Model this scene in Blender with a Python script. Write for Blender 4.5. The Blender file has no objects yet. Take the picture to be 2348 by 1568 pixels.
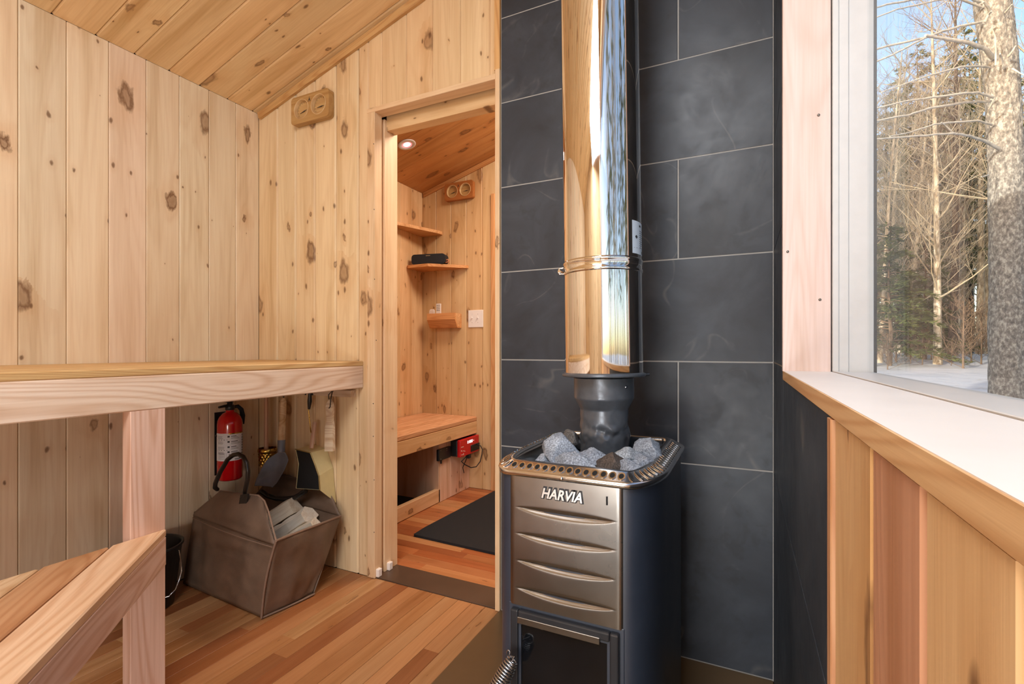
import bpy, bmesh, math, random
from mathutils import Vector, Matrix, noise
R = random.Random(7)
PI = math.pi
SC = bpy.context.scene
COL = SC.collection

# ------------------------------------------------------------------ camera
EYE = 0.934                       # camera height above the sauna floor
YAW = math.radians(25.53)         # camera looks this far to the left of the +Y axis
FOC = 1111.0                      # focal length in pixels of the 2348 px wide frame
cam_d = bpy.data.cameras.new('camera'); cam = bpy.data.objects.new('camera', cam_d); COL.objects.link(cam)
cam.location = (0, 0, EYE); cam.rotation_euler = (PI/2, 0, YAW)
cam_d.sensor_width = 36.0; cam_d.lens = 36.0*FOC/2348.0
cam_d.shift_y = 16.0/2348.0; cam_d.clip_start = 0.01; cam_d.clip_end = 400
SC.camera = cam
# ------------------------------------------------------------------ view, sky, sun, lights
SC.view_settings.view_transform = 'Standard'; SC.view_settings.look = 'None'
SC.view_settings.gamma = 1.0; SC.view_settings.use_curve_mapping = False
SC.view_settings.exposure = 0.12
SC.cycles.use_denoising = True
SC.cycles.adaptive_threshold = 0.02
SC.cycles.max_bounces = 12; SC.cycles.diffuse_bounces = 6; SC.cycles.glossy_bounces = 6
SC.cycles.transparent_max_bounces = 16; SC.cycles.transmission_bounces = 8
SC.cycles.sample_clamp_indirect = 6.0
SUN_EL = math.radians(8); SUN_AZ = Vector((-0.50, -0.866, 0)).normalized()   # where the sun stands
w = bpy.data.worlds.new('sky'); SC.world = w; w.use_nodes = True
nt = w.node_tree; nt.nodes.clear()
sky = nt.nodes.new('ShaderNodeTexSky'); sky.sky_type = 'NISHITA'; sky.sun_disc = False
sky.sun_elevation = SUN_EL; sky.sun_rotation = math.atan2(SUN_AZ.x, SUN_AZ.y)
sky.air_density = 0.8; sky.dust_density = 1.5; sky.ozone_density = 1.0; sky.altitude = 100
bg = nt.nodes.new('ShaderNodeBackground'); bg.inputs['Strength'].default_value = 0.50
wo = nt.nodes.new('ShaderNodeOutputWorld')
mx_ = nt.nodes.new('ShaderNodeVectorMath'); mx_.operation = 'MULTIPLY'; mx_.inputs[1].default_value = (1.06, 0.98, 1.0)
nt.links.new(sky.outputs[0], mx_.inputs[0]); nt.links.new(mx_.outputs[0], bg.inputs['Color']); nt.links.new(bg.outputs[0], wo.inputs['Surface'])
sd = bpy.data.lights.new('sun', 'SUN'); sd.energy = 4.2; sd.angle = math.radians(0.6); sd.color = (1.0, 0.95, 0.87)
so = bpy.data.objects.new('sun', sd); COL.objects.link(so)
sv = Vector((SUN_AZ.x*math.cos(SUN_EL), SUN_AZ.y*math.cos(SUN_EL), math.sin(SUN_EL)))
so.rotation_euler = (-sv).to_track_quat('-Z', 'Y').to_euler(); so.location = sv*40
def area(name, loc, target, sx, sy, power, col):
    d = bpy.data.lights.new(name, 'AREA'); d.shape = 'RECTANGLE'; d.size = sx; d.size_y = sy; d.energy = power; d.color = col
    o = bpy.data.objects.new(name, d); COL.objects.link(o); o.location = loc
    o.rotation_euler = (Vector(target)-Vector(loc)).to_track_quat('-Z', 'Y').to_euler(); return o
area('ceiling_fill', (-0.45, -0.50, 2.42), (-0.62, 0.1, 0.0), 0.95, 1.3, 58, (0.97, 0.98, 1.0))  # added fill behind the camera, not a fixture of the sauna
area('low_fill_lamp', (-0.42, -1.20, 0.34), (-1.4, 1.1, 0.95), 0.9, 0.5, 28, (1.0, 0.98, 0.95))  # unseen low fill added to brighten the floor and under the bench
area('changing_room_lamp', (-0.75, 2.25, 2.30), (-1.0, 2.3, 0.0), 0.6, 0.6, 24, (1.0, 0.80, 0.62))

# ------------------------------------------------------------------ helpers
def srgb(r, g, b):
    f = lambda c: (c/255/12.92) if c/255 <= 0.04045 else ((c/255+0.055)/1.055)**2.4
    return (f(r), f(g), f(b), 1.0)
_c, _s = math.cos(YAW), math.sin(YAW)
def ray(px, py):
    u = (px-1174.0)/FOC; return Vector((-_s+u*_c, _c+u*_s, (800.0-py)/FOC))
def on_x(px, py, X): r = ray(px, py); return Vector((0, 0, EYE))+r*(X/r.x)
def on_y(px, py, Y): r = ray(px, py); return Vector((0, 0, EYE))+r*(Y/r.y)
def on_z(px, py, Z): r = ray(px, py); return Vector((0, 0, EYE))+r*((Z-EYE)/r.z)
def at_d(px, py, d): return Vector((0, 0, EYE))+ray(px, py)*d
WM = {}
def register(o, M, parent):
    WM[o] = M
    if parent is not None:
        o.parent = parent; o.matrix_local = WM[parent].inverted() @ M
    else: o.matrix_world = M
def tag(o, label=None, cat=None, group=None, kind=None):
    if label: o['label'] = label
    if cat: o['category'] = cat
    if group: o['group'] = group
    if kind: o['kind'] = kind
    return o
def thing(name, label, cat, loc, group=None):
    o = bpy.data.objects.new(name, None); o.empty_display_size = 0.05; COL.objects.link(o)
    register(o, Matrix.Translation(Vector(loc)), None); return tag(o, label, cat, group)
def sempty(name, loc):
    o = thing(name, None, None, loc); o['kind'] = 'structure'; return o
class MB:
    """collects geometry in world space"""
    def __init__(s): s.v = []; s.f = []; s.sm = []
    def add(s, vs, fs, smooth=False):
        n = len(s.v); s.v += [Vector(v) for v in vs]; s.f += [[i+n for i in f] for f in fs]; s.sm += [smooth]*len(fs); return s
    def box(s, x0, x1, y0, y1, z0, z1, M=None):
        vs = [Vector((x, y, z)) for x in (x0, x1) for y in (y0, y1) for z in (z0, z1)]
        if M: vs = [M @ v for v in vs]
        return s.add(vs, [(0,1,3,2),(4,6,7,5),(0,4,5,1),(2,3,7,6),(0,2,6,4),(1,5,7,3)])
    def prism(s, poly, axis, a, b, smooth=False):
        """poly: 2-D outline, swept along axis from a to b"""
        def P(p, h):
            return {'x': (h, p[0], p[1]), 'y': (p[0], h, p[1]), 'z': (p[0], p[1], h)}[axis]
        n = len(poly); vs = [P(p, a) for p in poly]+[P(p, b) for p in poly]
        s.add(vs, [[i, (i+1) % n, n+(i+1) % n, n+i] for i in range(n)], smooth)
        s.add(vs, [list(range(n))[::-1], list(range(n, 2*n))]); return s
    def tube(s, pts, rad, n=8, caps=True, closed=False, smooth=True):
        pts = [Vector(p) for p in pts]; k = len(pts)
        if not hasattr(rad, '__len__'): rad = [rad]*k
        up = None; vs = []
        for i in range(k):
            a = pts[(i-1) % k] if closed else pts[max(i-1, 0)]; b = pts[(i+1) % k] if closed else pts[min(i+1, k-1)]
            t = (b-a).normalized() if (b-a).length > 1e-9 else Vector((0, 0, 1))
            if up is None: up = t.orthogonal().normalized()
            up = (up-t*up.dot(t)); up = up.normalized() if up.length > 1e-6 else t.orthogonal().normalized()
            q = t.cross(up)
            for j in range(n):
                an = 2*PI*j/n; vs.append(pts[i]+(up*math.cos(an)+q*math.sin(an))*rad[i])
        fs = []
        for i in range(k if closed else k-1):
            i2 = (i+1) % k
            for j in range(n): fs.append((i*n+j, i*n+(j+1) % n, i2*n+(j+1) % n, i2*n+j))
        s.add(vs, fs, smooth)
        if caps and not closed:
            s.add(vs[:n], [list(range(n))[::-1]]); s.add(vs[-n:], [list(range(n))])
        return s
    def lathe(s, prof, c, n=32, M=None, smooth=True, caps=True):
        """prof: (radius, height) pairs round the z axis through c"""
        c = Vector(c); vs = []
        for r, z in prof:
            for j in range(n):
                a = 2*PI*j/n; v = Vector((r*math.cos(a), r*math.sin(a), z)); vs.append((M @ v if M else v)+c)
        fs = [(i*n+j, i*n+(j+1) % n, (i+1)*n+(j+1) % n, (i+1)*n+j) for i in range(len(prof)-1) for j in range(n)]
        s.add(vs, fs, smooth)
        if caps:
            if prof[0][0] > 1e-5: s.add(vs[:n], [list(range(n))[::-1]])
            if prof[-1][0] > 1e-5: s.add(vs[-n:], [list(range(n))])
        return s
    def grid(s, fn, nu, nv, smooth=True):
        vs = [fn(i/nu, j/nv) for i in range(nu+1) for j in range(nv+1)]
        fs = [(i*(nv+1)+j, (i+1)*(nv+1)+j, (i+1)*(nv+1)+j+1, i*(nv+1)+j+1) for i in range(nu) for j in range(nv)]
        return s.add(vs, fs, smooth)
    def mesh(s, name, M=None):
        me = bpy.data.meshes.new(name)
        vs = [M @ v for v in s.v] if M else s.v
        me.from_pydata([tuple(v) for v in vs], [], s.f); me.polygons.foreach_set('use_smooth', s.sm); me.update(); return me
    def build(s, name, mat, parent=None, bevel=0, seg=1, fix=False, merge=False):
        M = WM[parent].copy() if parent is not None else Matrix.Identity(4)
        if parent is None:
            lo = [min(v[i] for v in s.v) for i in range(3)]; hi = [max(v[i] for v in s.v) for i in range(3)]
            M = Matrix.Translation(((lo[0]+hi[0])/2, (lo[1]+hi[1])/2, lo[2]))
        me = s.mesh(name, M.inverted())
        if fix or merge:
            bm = bmesh.new(); bm.from_mesh(me)
            bmesh.ops.remove_doubles(bm, verts=bm.verts, dist=1e-5)
            bmesh.ops.recalc_face_normals(bm, faces=bm.faces); bm.to_mesh(me); bm.free()
        if mat: me.materials.append(mat)
        o = bpy.data.objects.new(name, me); COL.objects.link(o); register(o, M, parent)
        if bevel:
            m = o.modifiers.new('bevel', 'BEVEL'); m.width = bevel; m.segments = seg; m.limit_method = 'ANGLE'; m.angle_limit = math.radians(40)
        return o
def basis(o, X, Y, Z):
    return Matrix(((X.x, Y.x, Z.x, o.x), (X.y, Y.y, Z.y, o.y), (X.z, Y.z, Z.z, o.z), (0, 0, 0, 1)))
def board(name, p, along, across, L, W, T, mat, tint, parent=None, ch=0.002, k0=0.0, k1=0.0, gap=0.0004, chall=False):
    """A wooden board: its FRONT face starts at corner p, runs L along, W across; thickness T goes behind the front face.
    front normal = along x across. k0/k1: slope of the two ends (length change per metre across). ch: chamfer of the long front edges"""
    a = Vector(along).normalized(); b = Vector(across).normalized(); n = a.cross(b)
    M = basis(Vector(p)+a*L/2+b*W/2, a, b, n)
    h = W/2-gap
    sec = [(-h, -T), (h, -T), (h, -ch), (h-ch, 0), (-h+ch, 0), (-h, -ch)]
    if chall: sec = [(-h+ch, -T), (h-ch, -T), (h, -T+ch), (h, -ch), (h-ch, 0), (-h+ch, 0), (-h, -ch), (-h, -T+ch)]
    k = len(sec)
    vs = [(-L/2+k0*y, y, z) for y, z in sec]+[(L/2+k1*y, y, z) for y, z in sec]
    fs = [[i, (i+1) % k, k+(i+1) % k, k+i] for i in range(k)]+[list(range(k))[::-1], list(range(k, 2*k))]
    me = bpy.data.meshes.new(name); me.from_pydata(vs, [], fs); me.update(); me.materials.append(mat)
    o = bpy.data.objects.new(name, me); COL.objects.link(o); register(o, M, parent); o.color = tint; return o
def vary(rgb, amt=0.06, red=0.0):
    k = 1+R.uniform(-amt, amt); q = R.uniform(-red, red)
    c = srgb(*rgb); return (c[0]*k*(1+q*0.3), c[1]*k*(1-q*0.5), c[2]*k*(1-q*0.9), 1.0)

# ------------------------------------------------------------------ materials
def new_mat(name):
    m = bpy.data.materials.new(name); m.use_nodes = True; t = m.node_tree
    return m, t, t.nodes['Principled BSDF']
def N(t, typ, **kw):
    n = t.nodes.new(typ)
    for k, v in kw.items():
        if k in n.inputs: n.inputs[k].default_value = v
        else: setattr(n, k, v)
    return n
def math_n(t, op, a, b=None, c=None, clamp=False):
    n = t.nodes.new('ShaderNodeMath'); n.operation = op; n.use_clamp = clamp
    for i, v in enumerate((a, b, c)):
        if v is None: continue
        if isinstance(v, (int, float)): n.inputs[i].default_value = v
        else: t.links.new(v, n.inputs[i])
    return n.outputs[0]
def mix_c(t, fac, a, b, mode='MIX'):
    n = t.nodes.new('ShaderNodeMix'); n.data_type = 'RGBA'; n.blend_type = mode; n.clamp_factor = True
    for sock, v in ((n.inputs[0], fac), (n.inputs[6], a), (n.inputs[7], b)):
        if isinstance(v, (int, float)): sock.default_value = v
        elif isinstance(v, tuple): sock.default_value = v
        else: t.links.new(v, sock)
    return n.outputs[2]
def ramp(t, fac, stops):
    n = t.nodes.new('ShaderNodeValToRGB'); e = n.color_ramp.elements
    while len(e) < len(stops): e.new(0.5)
    for i, (p, c) in enumerate(stops): e[i].position = p; e[i].color = c if isinstance(c, tuple) else (c, c, c, 1)
    t.links.new(fac, n.inputs[0]); return n.outputs[0]
def bump(t, bsdf, h, strength, dist):
    b = N(t, 'ShaderNodeBump', Strength=strength, Distance=dist); t.links.new(h, b.inputs['Height']); t.links.new(b.outputs[0], bsdf.inputs['Normal'])
def wood(name, rough=0.5, knots=1.0, grain=1.0, ring=0.35, red=0.25, kscale=(3.0, 6.5), coat=0.0, ringf=26.0, small=0.26):
    """board running along local x; the colour of each board comes from its object colour"""
    m, t, b = new_mat(name); L = t.links.new
    tc = N(t, 'ShaderNodeTexCoord'); oi = N(t, 'ShaderNodeObjectInfo')
    off = N(t, 'ShaderNodeCombineXYZ'); L(math_n(t, 'MULTIPLY', oi.outputs['Random'], 37.0), off.inputs[0]); L(math_n(t, 'MULTIPLY', oi.outputs['Random'], 91.0), off.inputs[1]); L(math_n(t, 'MULTIPLY', oi.outputs['Random'], 53.0), off.inputs[2])
    def stretched(sx, sy, sz):
        mp = N(t, 'ShaderNodeMapping'); mp.inputs['Scale'].default_value = (sx, sy, sz); L(tc.outputs['Object'], mp.inputs[0])
        ad = N(t, 'ShaderNodeVectorMath', operation='ADD'); L(mp.outputs[0], ad.inputs[0]); L(off.outputs[0], ad.inputs[1]); return ad.outputs[0]
    # knots: sparse cells, a large irregular kind and a small dark kind
    wob = N(t, 'ShaderNodeTexNoise', Scale=1.0, Detail=4.0, Roughness=0.6); L(stretched(9, 20, 20), wob.inputs['Vector'])
    def knot(sx, sy, amp, gain, bias):
        vo = N(t, 'ShaderNodeTexVoronoi', feature='F1', Scale=1.0, Randomness=0.95); vo.voronoi_dimensions = '2D'
        vv = N(t, 'ShaderNodeVectorMath', operation='MULTIPLY_ADD'); L(wob.outputs['Color'], vv.inputs[0]); vv.inputs[1].default_value = (amp, amp, 0); L(stretched(sx, sy, 1.0), vv.inputs[2])
        L(vv.outputs[0], vo.inputs['Vector'])
        sep = N(t, 'ShaderNodeSeparateColor'); L(vo.outputs['Color'], sep.inputs[0])
        size = math_n(t, 'MAXIMUM', math_n(t, 'MULTIPLY', math_n(t, 'MULTIPLY_ADD', sep.outputs[0], gain, bias), max(knots, 0.01)), 0.0001)
        return math_n(t, 'DIVIDE', vo.outputs['Distance'], size), sep.outputs[1]
    rel, kr = knot(kscale[0], kscale[1], 0.36, 0.26, -0.070)
    rel2, kr2 = knot(kscale[0]*2.1, kscale[1]*2.3, 0.22, small, -0.140)
    core = ramp(t, rel, [(0.0, 0.65), (0.35, 0.55), (0.62, 1.0), (0.8, 0.55), (1.0, 0.0)])
    core2 = ramp(t, rel2, [(0.0, 1.0), (0.5, 0.9), (1.0, 0.0)])
    halo = ramp(t, math_n(t, 'DIVIDE', rel, 3.4), [(0.0, 1.0), (0.30, 0.6), (1.0, 0.0)])
    halo2 = ramp(t, math_n(t, 'DIVIDE', rel2, 3.0), [(0.0, 1.0), (0.34, 0.5), (1.0, 0.0)])
    # grain that bends round the knots
    g1 = N(t, 'ShaderNodeTexNoise', Scale=1.0, Detail=3.0, Roughness=0.55, Distortion=0.25); L(stretched(0.9, 17, 17), g1.inputs['Vector'])
    g2 = N(t, 'ShaderNodeTexNoise', Scale=1.0, Detail=3.0, Roughness=0.6); L(stretched(5, 170, 170), g2.inputs['Vector'])
    g3 = N(t, 'ShaderNodeTexNoise', Scale=1.0, Detail=1.0, Roughness=0.5, Distortion=0.4); L(stretched(0.7, 7.5, 7.5), g3.inputs['Vector'])
    ph = math_n(t, 'ADD', math_n(t, 'MULTIPLY', g3.outputs[0], ringf*PI), math_n(t, 'MULTIPLY', halo, 7.0))
    rg = math_n(t, 'MULTIPLY_ADD', math_n(t, 'SINE', ph), 0.5, 0.5)
    rg = math_n(t, 'POWER', rg, 2.2)
    col = mix_c(t, 1.0, oi.outputs['Color'], ramp(t, g1.outputs[0], [(0.26, (0.76, 0.68, 0.56, 1)), (0.46, (0.98, 0.98, 0.97, 1)), (0.70, (1.07, 1.13, 1.19, 1))]), 'MULTIPLY')
    col = mix_c(t, math_n(t, 'MULTIPLY', rg, ring), col, mix_c(t, 1.0, col, (0.72, 0.55, 0.42, 1), 'MULTIPLY'))
    col = mix_c(t, math_n(t, 'MULTIPLY', ramp(t, g3.outputs[0], [(0.45, 0.0), (0.75, 1.0)]), red), col, mix_c(t, 1.0, col, (0.95, 0.78, 0.66, 1), 'MULTIPLY'))
    col = mix_c(t, math_n(t, 'MULTIPLY', ramp(t, g2.outputs[0], [(0.42, 0.0), (0.72, 1.0)]), 0.22*grain), col, mix_c(t, 1.0, col, (0.70, 0.58, 0.46, 1), 'MULTIPLY'))
    if knots > 0:
        col = mix_c(t, math_n(t, 'MULTIPLY', halo, 0.45), col, mix_c(t, 1.0, col, (0.80, 0.58, 0.38, 1), 'MULTIPLY'))
        col = mix_c(t, math_n(t, 'MULTIPLY', halo2, 0.35), col, mix_c(t, 1.0, col, (0.72, 0.50, 0.32, 1), 'MULTIPLY'))
        col = mix_c(t, math_n(t, 'MULTIPLY', core, math_n(t, 'MULTIPLY_ADD', kr, 0.30, 0.65)), col, (0.160, 0.072, 0.030, 1))
        col = mix_c(t, math_n(t, 'MULTIPLY', core2, 0.80), col, (0.125, 0.052, 0.020, 1))
    L(col, b.inputs['Base Color']); b.inputs['Roughness'].default_value = rough
    b.inputs['Specular IOR Level'].default_value = 0.35; b.inputs['Coat Weight'].default_value = coat; b.inputs['Coat Roughness'].default_value = 0.25
    bump(t, b, math_n(t, 'ADD', g2.outputs[0], math_n(t, 'MULTIPLY', rg, 0.5)), 0.12, 0.002)
    return m
def plain(name, col, rough=0.5, metal=0.0, var=0.0, vscale=20.0, bmp=0.0, bscale=120.0, spec=0.5, coat=0.0, aniso=0.0):
    m, t, b = new_mat(name); L = t.links.new
    b.inputs['Base Color'].default_value = col; b.inputs['Roughness'].default_value = rough; b.inputs['Metallic'].default_value = metal
    b.inputs['Specular IOR Level'].default_value = spec; b.inputs['Coat Weight'].default_value = coat; b.inputs['Anisotropic'].default_value = aniso
    tc = N(t, 'ShaderNodeTexCoord')
    n = N(t, 'ShaderNodeTexNoise', Scale=vscale, Detail=4.0, Roughness=0.6); L(tc.outputs['Object'], n.inputs['Vector'])
    if var:
        L(mix_c(t, ramp(t, n.outputs[0], [(0.3, 0.0), (0.7, 1.0)]), tuple(c*(1-var) for c in col[:3])+(1,), tuple(min(c*(1+var), 1) for c in col[:3])+(1,)), b.inputs['Base Color'])
        L(math_n(t, 'MULTIPLY_ADD', n.outputs[0], 0.16, rough-0.08), b.inputs['Roughness'])
    if bmp:
        n2 = N(t, 'ShaderNodeTexNoise', Scale=bscale, Detail=3.0); L(tc.outputs['Object'], n2.inputs['Vector']); bump(t, b, n2.outputs[0], bmp, 0.003)
    return m
MAT = {}
MAT['cedar'] = wood('cedar_wall_boards', rough=0.5, knots=1.0, ring=0.13, red=0.2, kscale=(3.0, 5.0), small=0.235)
MAT['pine'] = wood('knotty_boards', rough=0.45, knots=1.0, ring=0.15, red=0.22, kscale=(3.2, 6.4))
MAT['clear'] = wood('clear_cedar', rough=0.5, knots=0.0, ring=0.52, red=0.30, grain=1.4, ringf=46)
MAT['jamb'] = wood('pink_cedar', rough=0.5, knots=0.0, ring=0.16, red=0.12, grain=1.0, ringf=34)
MAT['strip'] = wood('floor_strips', rough=0.36, knots=0.25, ring=0.20, red=0.35, grain=1.3, coat=0.12, kscale=(2.0, 9.0))
MAT['gauge_wood'] = wood('gauge_wood', rough=0.4, knots=0.0, ring=0.4, red=0.3)
def slate():
    m, t, b = new_mat('slate_tile'); L = t.links.new
    tc = N(t, 'ShaderNodeTexCoord'); oi = N(t, 'ShaderNodeObjectInfo')
    ad = N(t, 'ShaderNodeVectorMath', operation='ADD'); L(tc.outputs['Object'], ad.inputs[0])
    sc = N(t, 'ShaderNodeVectorMath', operation='SCALE'); L(oi.outputs['Random'], sc.inputs['Scale']); sc.inputs[0].default_value = (31, 17, 23); L(sc.outputs[0], ad.inputs[1])
    a = N(t, 'ShaderNodeTexNoise', Scale=4.0, Detail=6.0, Roughness=0.6, Distortion=0.6); L(ad.outputs[0], a.inputs['Vector'])
    d = N(t, 'ShaderNodeTexNoise', Scale=13.0, Detail=3.0, Roughness=0.6, Distortion=0.3); L(ad.outputs[0], d.inputs['Vector'])
    c = ramp(t, a.outputs[0], [(0.30, srgb(40, 46, 54)), (0.52, srgb(53, 60, 70)), (0.75, srgb(68, 76, 86))])
    c = mix_c(t, math_n(t, 'MULTIPLY', ramp(t, d.outputs[0], [(0.56, 0.0), (0.66, 1.0)]), math_n(t, 'MULTIPLY', ramp(t, oi.outputs['Random'], [(0.25, 0.0), (0.6, 1.0)]), 0.35)), c, srgb(36, 38, 40))
    v = N(t, 'ShaderNodeTexNoise', Scale=2.1, Detail=2.0, Distortion=1.6); L(ad.outputs[0], v.inputs['Vector'])
    vein = ramp(t, math_n(t, 'ABSOLUTE', math_n(t, 'SUBTRACT', v.outputs[0], 0.5)), [(0.0, 1.0), (0.012, 0.0)])
    c = mix_c(t, math_n(t, 'MULTIPLY', vein, math_n(t, 'MULTIPLY', ramp(t, a.outputs[0], [(0.48, 0.0), (0.62, 1.0)]), 0.28)), c, srgb(128, 128, 126))
    L(c, b.inputs['Base Color'])
    L(math_n(t, 'MULTIPLY_ADD', d.outputs[0], 0.25, 0.30), b.inputs['Roughness']); b.inputs['Specular IOR Level'].default_value = 0.45
    bump(t, b, math_n(t, 'ADD', a.outputs[0], math_n(t, 'MULTIPLY', d.outputs[0], 0.4)), 0.18, 0.006)
    return m
MAT['slate'] = slate()
MAT['grout'] = plain('grout', srgb(168, 167, 164), 0.8, var=0.08)
MAT['chrome'] = plain('polished_steel', (0.86, 0.84, 0.81, 1), 0.035, 1.0)
MAT['steel'] = plain('brushed_steel', (0.31, 0.295, 0.275, 1), 0.26, 1.0, var=0.10, vscale=6, aniso=0.4)
MAT['rail_steel'] = plain('rail_steel', (0.74, 0.75, 0.77, 1), 0.18, 1.0)
MAT['black_paint'] = plain('black_heat_paint', srgb(42, 51, 66), 0.46, var=0.12, vscale=8, bmp=0.05, bscale=260, spec=0.8)
MAT['cast_iron'] = plain('cast_iron', srgb(38, 40, 45), 0.35, var=0.2, vscale=9, bmp=0.1, bscale=60)
MAT['pipe_grey'] = plain('flue_pipe_grey', srgb(96, 102, 110), 0.32, metal=0.45, var=0.25, vscale=14, bmp=0.25, bscale=45)
MAT['dark_void'] = plain('dark_inside', srgb(16, 16, 17), 0.8, var=0.1)
MAT['black_rubber'] = plain('black_rubber', srgb(24, 27, 33), 0.85, var=0.2, vscale=60, bmp=0.4, bscale=500)
MAT['black_plastic'] = plain('black_plastic', srgb(26, 27, 29), 0.35, var=0.1)
MAT['speaker_cloth'] = plain('speaker_cloth', srgb(24, 28, 36), 0.75, var=0.15, vscale=200, bmp=0.3, bscale=900)
MAT['red_paint'] = plain('red_enamel', srgb(196, 14, 20), 0.18, var=0.05, coat=0.5)
MAT['red_plastic'] = plain('red_plastic', srgb(200, 26, 30), 0.3, var=0.05)
MAT['white_label'] = plain('paper_label', srgb(226, 228, 232), 0.5, var=0.03)
MAT['print'] = plain('black_print', srgb(40, 40, 44), 0.6, var=0.05)
MAT['white_plastic'] = plain('white_plastic', srgb(238, 232, 228), 0.4, var=0.02)
MAT['vinyl'] = plain('white_vinyl', srgb(208, 207, 205), 0.35, var=0.03, vscale=30)
MAT['canvas'] = plain('waxed_canvas', srgb(108, 88, 73), 0.50, var=0.25, vscale=9, bmp=0.35, bscale=420)
MAT['binding'] = plain('canvas_binding', srgb(132, 108, 92), 0.6, var=0.1, vscale=60, bmp=0.3, bscale=600)
MAT['leather'] = plain('black_leather', srgb(34, 30, 28), 0.3, var=0.15, bmp=0.15, bscale=220)
MAT['brass'] = plain('brass', srgb(204, 168, 84), 0.28, 1.0, var=0.08)
MAT['cream'] = plain('cream_enamel', srgb(224, 212, 160), 0.4, var=0.05)
MAT['spade'] = plain('blued_steel', srgb(124, 134, 152), 0.45, 0.12, var=0.2, vscale=14)
MAT['wire'] = plain('steel_wire', srgb(190, 192, 196), 0.25, 1.0)
MAT['hearth'] = plain('bronze_hearth_sheet', srgb(112, 92, 66), 0.34, 0.35, var=0.10, vscale=4)
MAT['threshold'] = plain('dark_threshold', srgb(82, 62, 48), 0.42, var=0.12, vscale=8)
MAT['screw'] = plain('screw_steel', srgb(120, 112, 104), 0.4, 0.9)
MAT['sticker'] = plain('silver_sticker', srgb(196, 208, 222), 0.4, var=0.03)
MAT['glass_black'] = plain('sooty_door_glass', srgb(14, 16, 20), 0.08, var=0.35, vscale=7, spec=0.6)
def emit(name, col, s):
    m, t, b = new_mat(name); b.inputs['Base Color'].default_value = col; b.inputs['Emission Color'].default_value = col; b.inputs['Emission Strength'].default_value = s; return m
MAT['lamp_lens'] = emit('lit_lens', (1.0, 0.78, 0.68, 1), 3.0)
MAT['lamp_ring'] = emit('glowing_baffle', (1.0, 0.42, 0.46, 1), 0.55)
MAT['led'] = emit('led_digits', (1.0, 0.82, 0.85, 1), 1.2)
def pane():
    m, t, b = new_mat('window_glass'); t.nodes.remove(b); L = t.links.new
    tr = N(t, 'ShaderNodeBsdfTransparent'); gl = N(t, 'ShaderNodeBsdfGlossy', Roughness=0.0); fr = N(t, 'ShaderNodeFresnel'); ge = N(t, 'ShaderNodeNewGeometry'); L(math_n(t, 'MULTIPLY_ADD', ge.outputs['Backfacing'], 1/1.07-1.07, 1.07), fr.inputs['IOR']); mx = N(t, 'ShaderNodeMixShader')
    tr.inputs['Color'].default_value = (0.97, 0.98, 0.98, 1)
    L(fr.outputs[0], mx.inputs[0]); L(tr.outputs[0], mx.inputs[1]); L(gl.outputs[0], mx.inputs[2]); L(mx.outputs[0], t.nodes['Material Output'].inputs['Surface']); return m
MAT['pane'] = pane()
def stone_mat():
    m, t, b = new_mat('sauna_stone'); L = t.links.new
    tc = N(t, 'ShaderNodeTexCoord'); oi = N(t, 'ShaderNodeObjectInfo')
    a = N(t, 'ShaderNodeTexNoise', Scale=300.0, Detail=3.0, Roughness=0.75); L(tc.outputs['Object'], a.inputs['Vector'])
    d = N(t, 'ShaderNodeTexNoise', Scale=30.0, Detail=5.0); L(tc.outputs['Object'], d.inputs['Vector'])
    c = mix_c(t, 1.0, oi.outputs['Color'], ramp(t, a.outputs[0], [(0.34, (0.35, 0.36, 0.38, 1)), (0.5, (0.95, 0.95, 0.95, 1)), (0.66, (1.6, 1.6, 1.6, 1))]), 'MULTIPLY')
    c = mix_c(t, 1.0, c, ramp(t, d.outputs[0], [(0.3, (0.75, 0.75, 0.76, 1)), (0.7, (1.12, 1.12, 1.12, 1))]), 'MULTIPLY')
    L(c, b.inputs['Base Color']); b.inputs['Roughness'].default_value = 0.75
    bump(t, b, math_n(t, 'ADD', a.outputs[0], d.outputs[0]), 0.4, 0.004); return m
MAT['stone'] = stone_mat()
def bark(name, c1, c2, c3, scale, streak=0.35):
    m, t, b = new_mat(name); L = t.links.new
    tc = N(t, 'ShaderNodeTexCoord'); mp = N(t, 'ShaderNodeMapping'); mp.inputs['Scale'].default_value = (1, 1, streak); L(tc.outputs['Object'], mp.inputs[0])
    n = N(t, 'ShaderNodeTexNoise', Scale=scale, Detail=5.0, Roughness=0.7); L(mp.outputs[0], n.inputs['Vector'])
    L(ramp(t, n.outputs[0], [(0.34, c1), (0.50, c2), (0.62, c3)]), b.inputs['Base Color']); b.inputs['Roughness'].default_value = 0.9
    bump(t, b, n.outputs[0], 0.8, 0.03); return m
MAT['bark_near'] = bark('lichen_bark', srgb(106, 101, 95), srgb(146, 140, 130), srgb(190, 185, 172), 34, 0.6)
MAT['bark_limb'] = plain('dead_limb', srgb(200, 192, 176), 0.85, var=0.25, vscale=18)
MAT['bark_pale'] = bark('pale_bark', srgb(112, 102, 88), srgb(172, 162, 142), srgb(206, 198, 178), 7)
MAT['bark_dark'] = bark('dark_bark', srgb(48, 40, 34), srgb(84, 72, 60), srgb(120, 104, 86), 7)
MAT['twig'] = plain('twigs', srgb(166, 157, 136), 0.85, var=0.25, vscale=3)
MAT['twig_brown'] = plain('brown_twigs', srgb(108, 92, 76), 0.85, var=0.25, vscale=3)
MAT['needle'] = plain('pine_needles', srgb(122, 130, 76), 0.7, var=0.45, vscale=2.5)
MAT['needle_dark'] = plain('hemlock_needles', srgb(92, 104, 60), 0.7, var=0.5, vscale=3.5)
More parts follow.
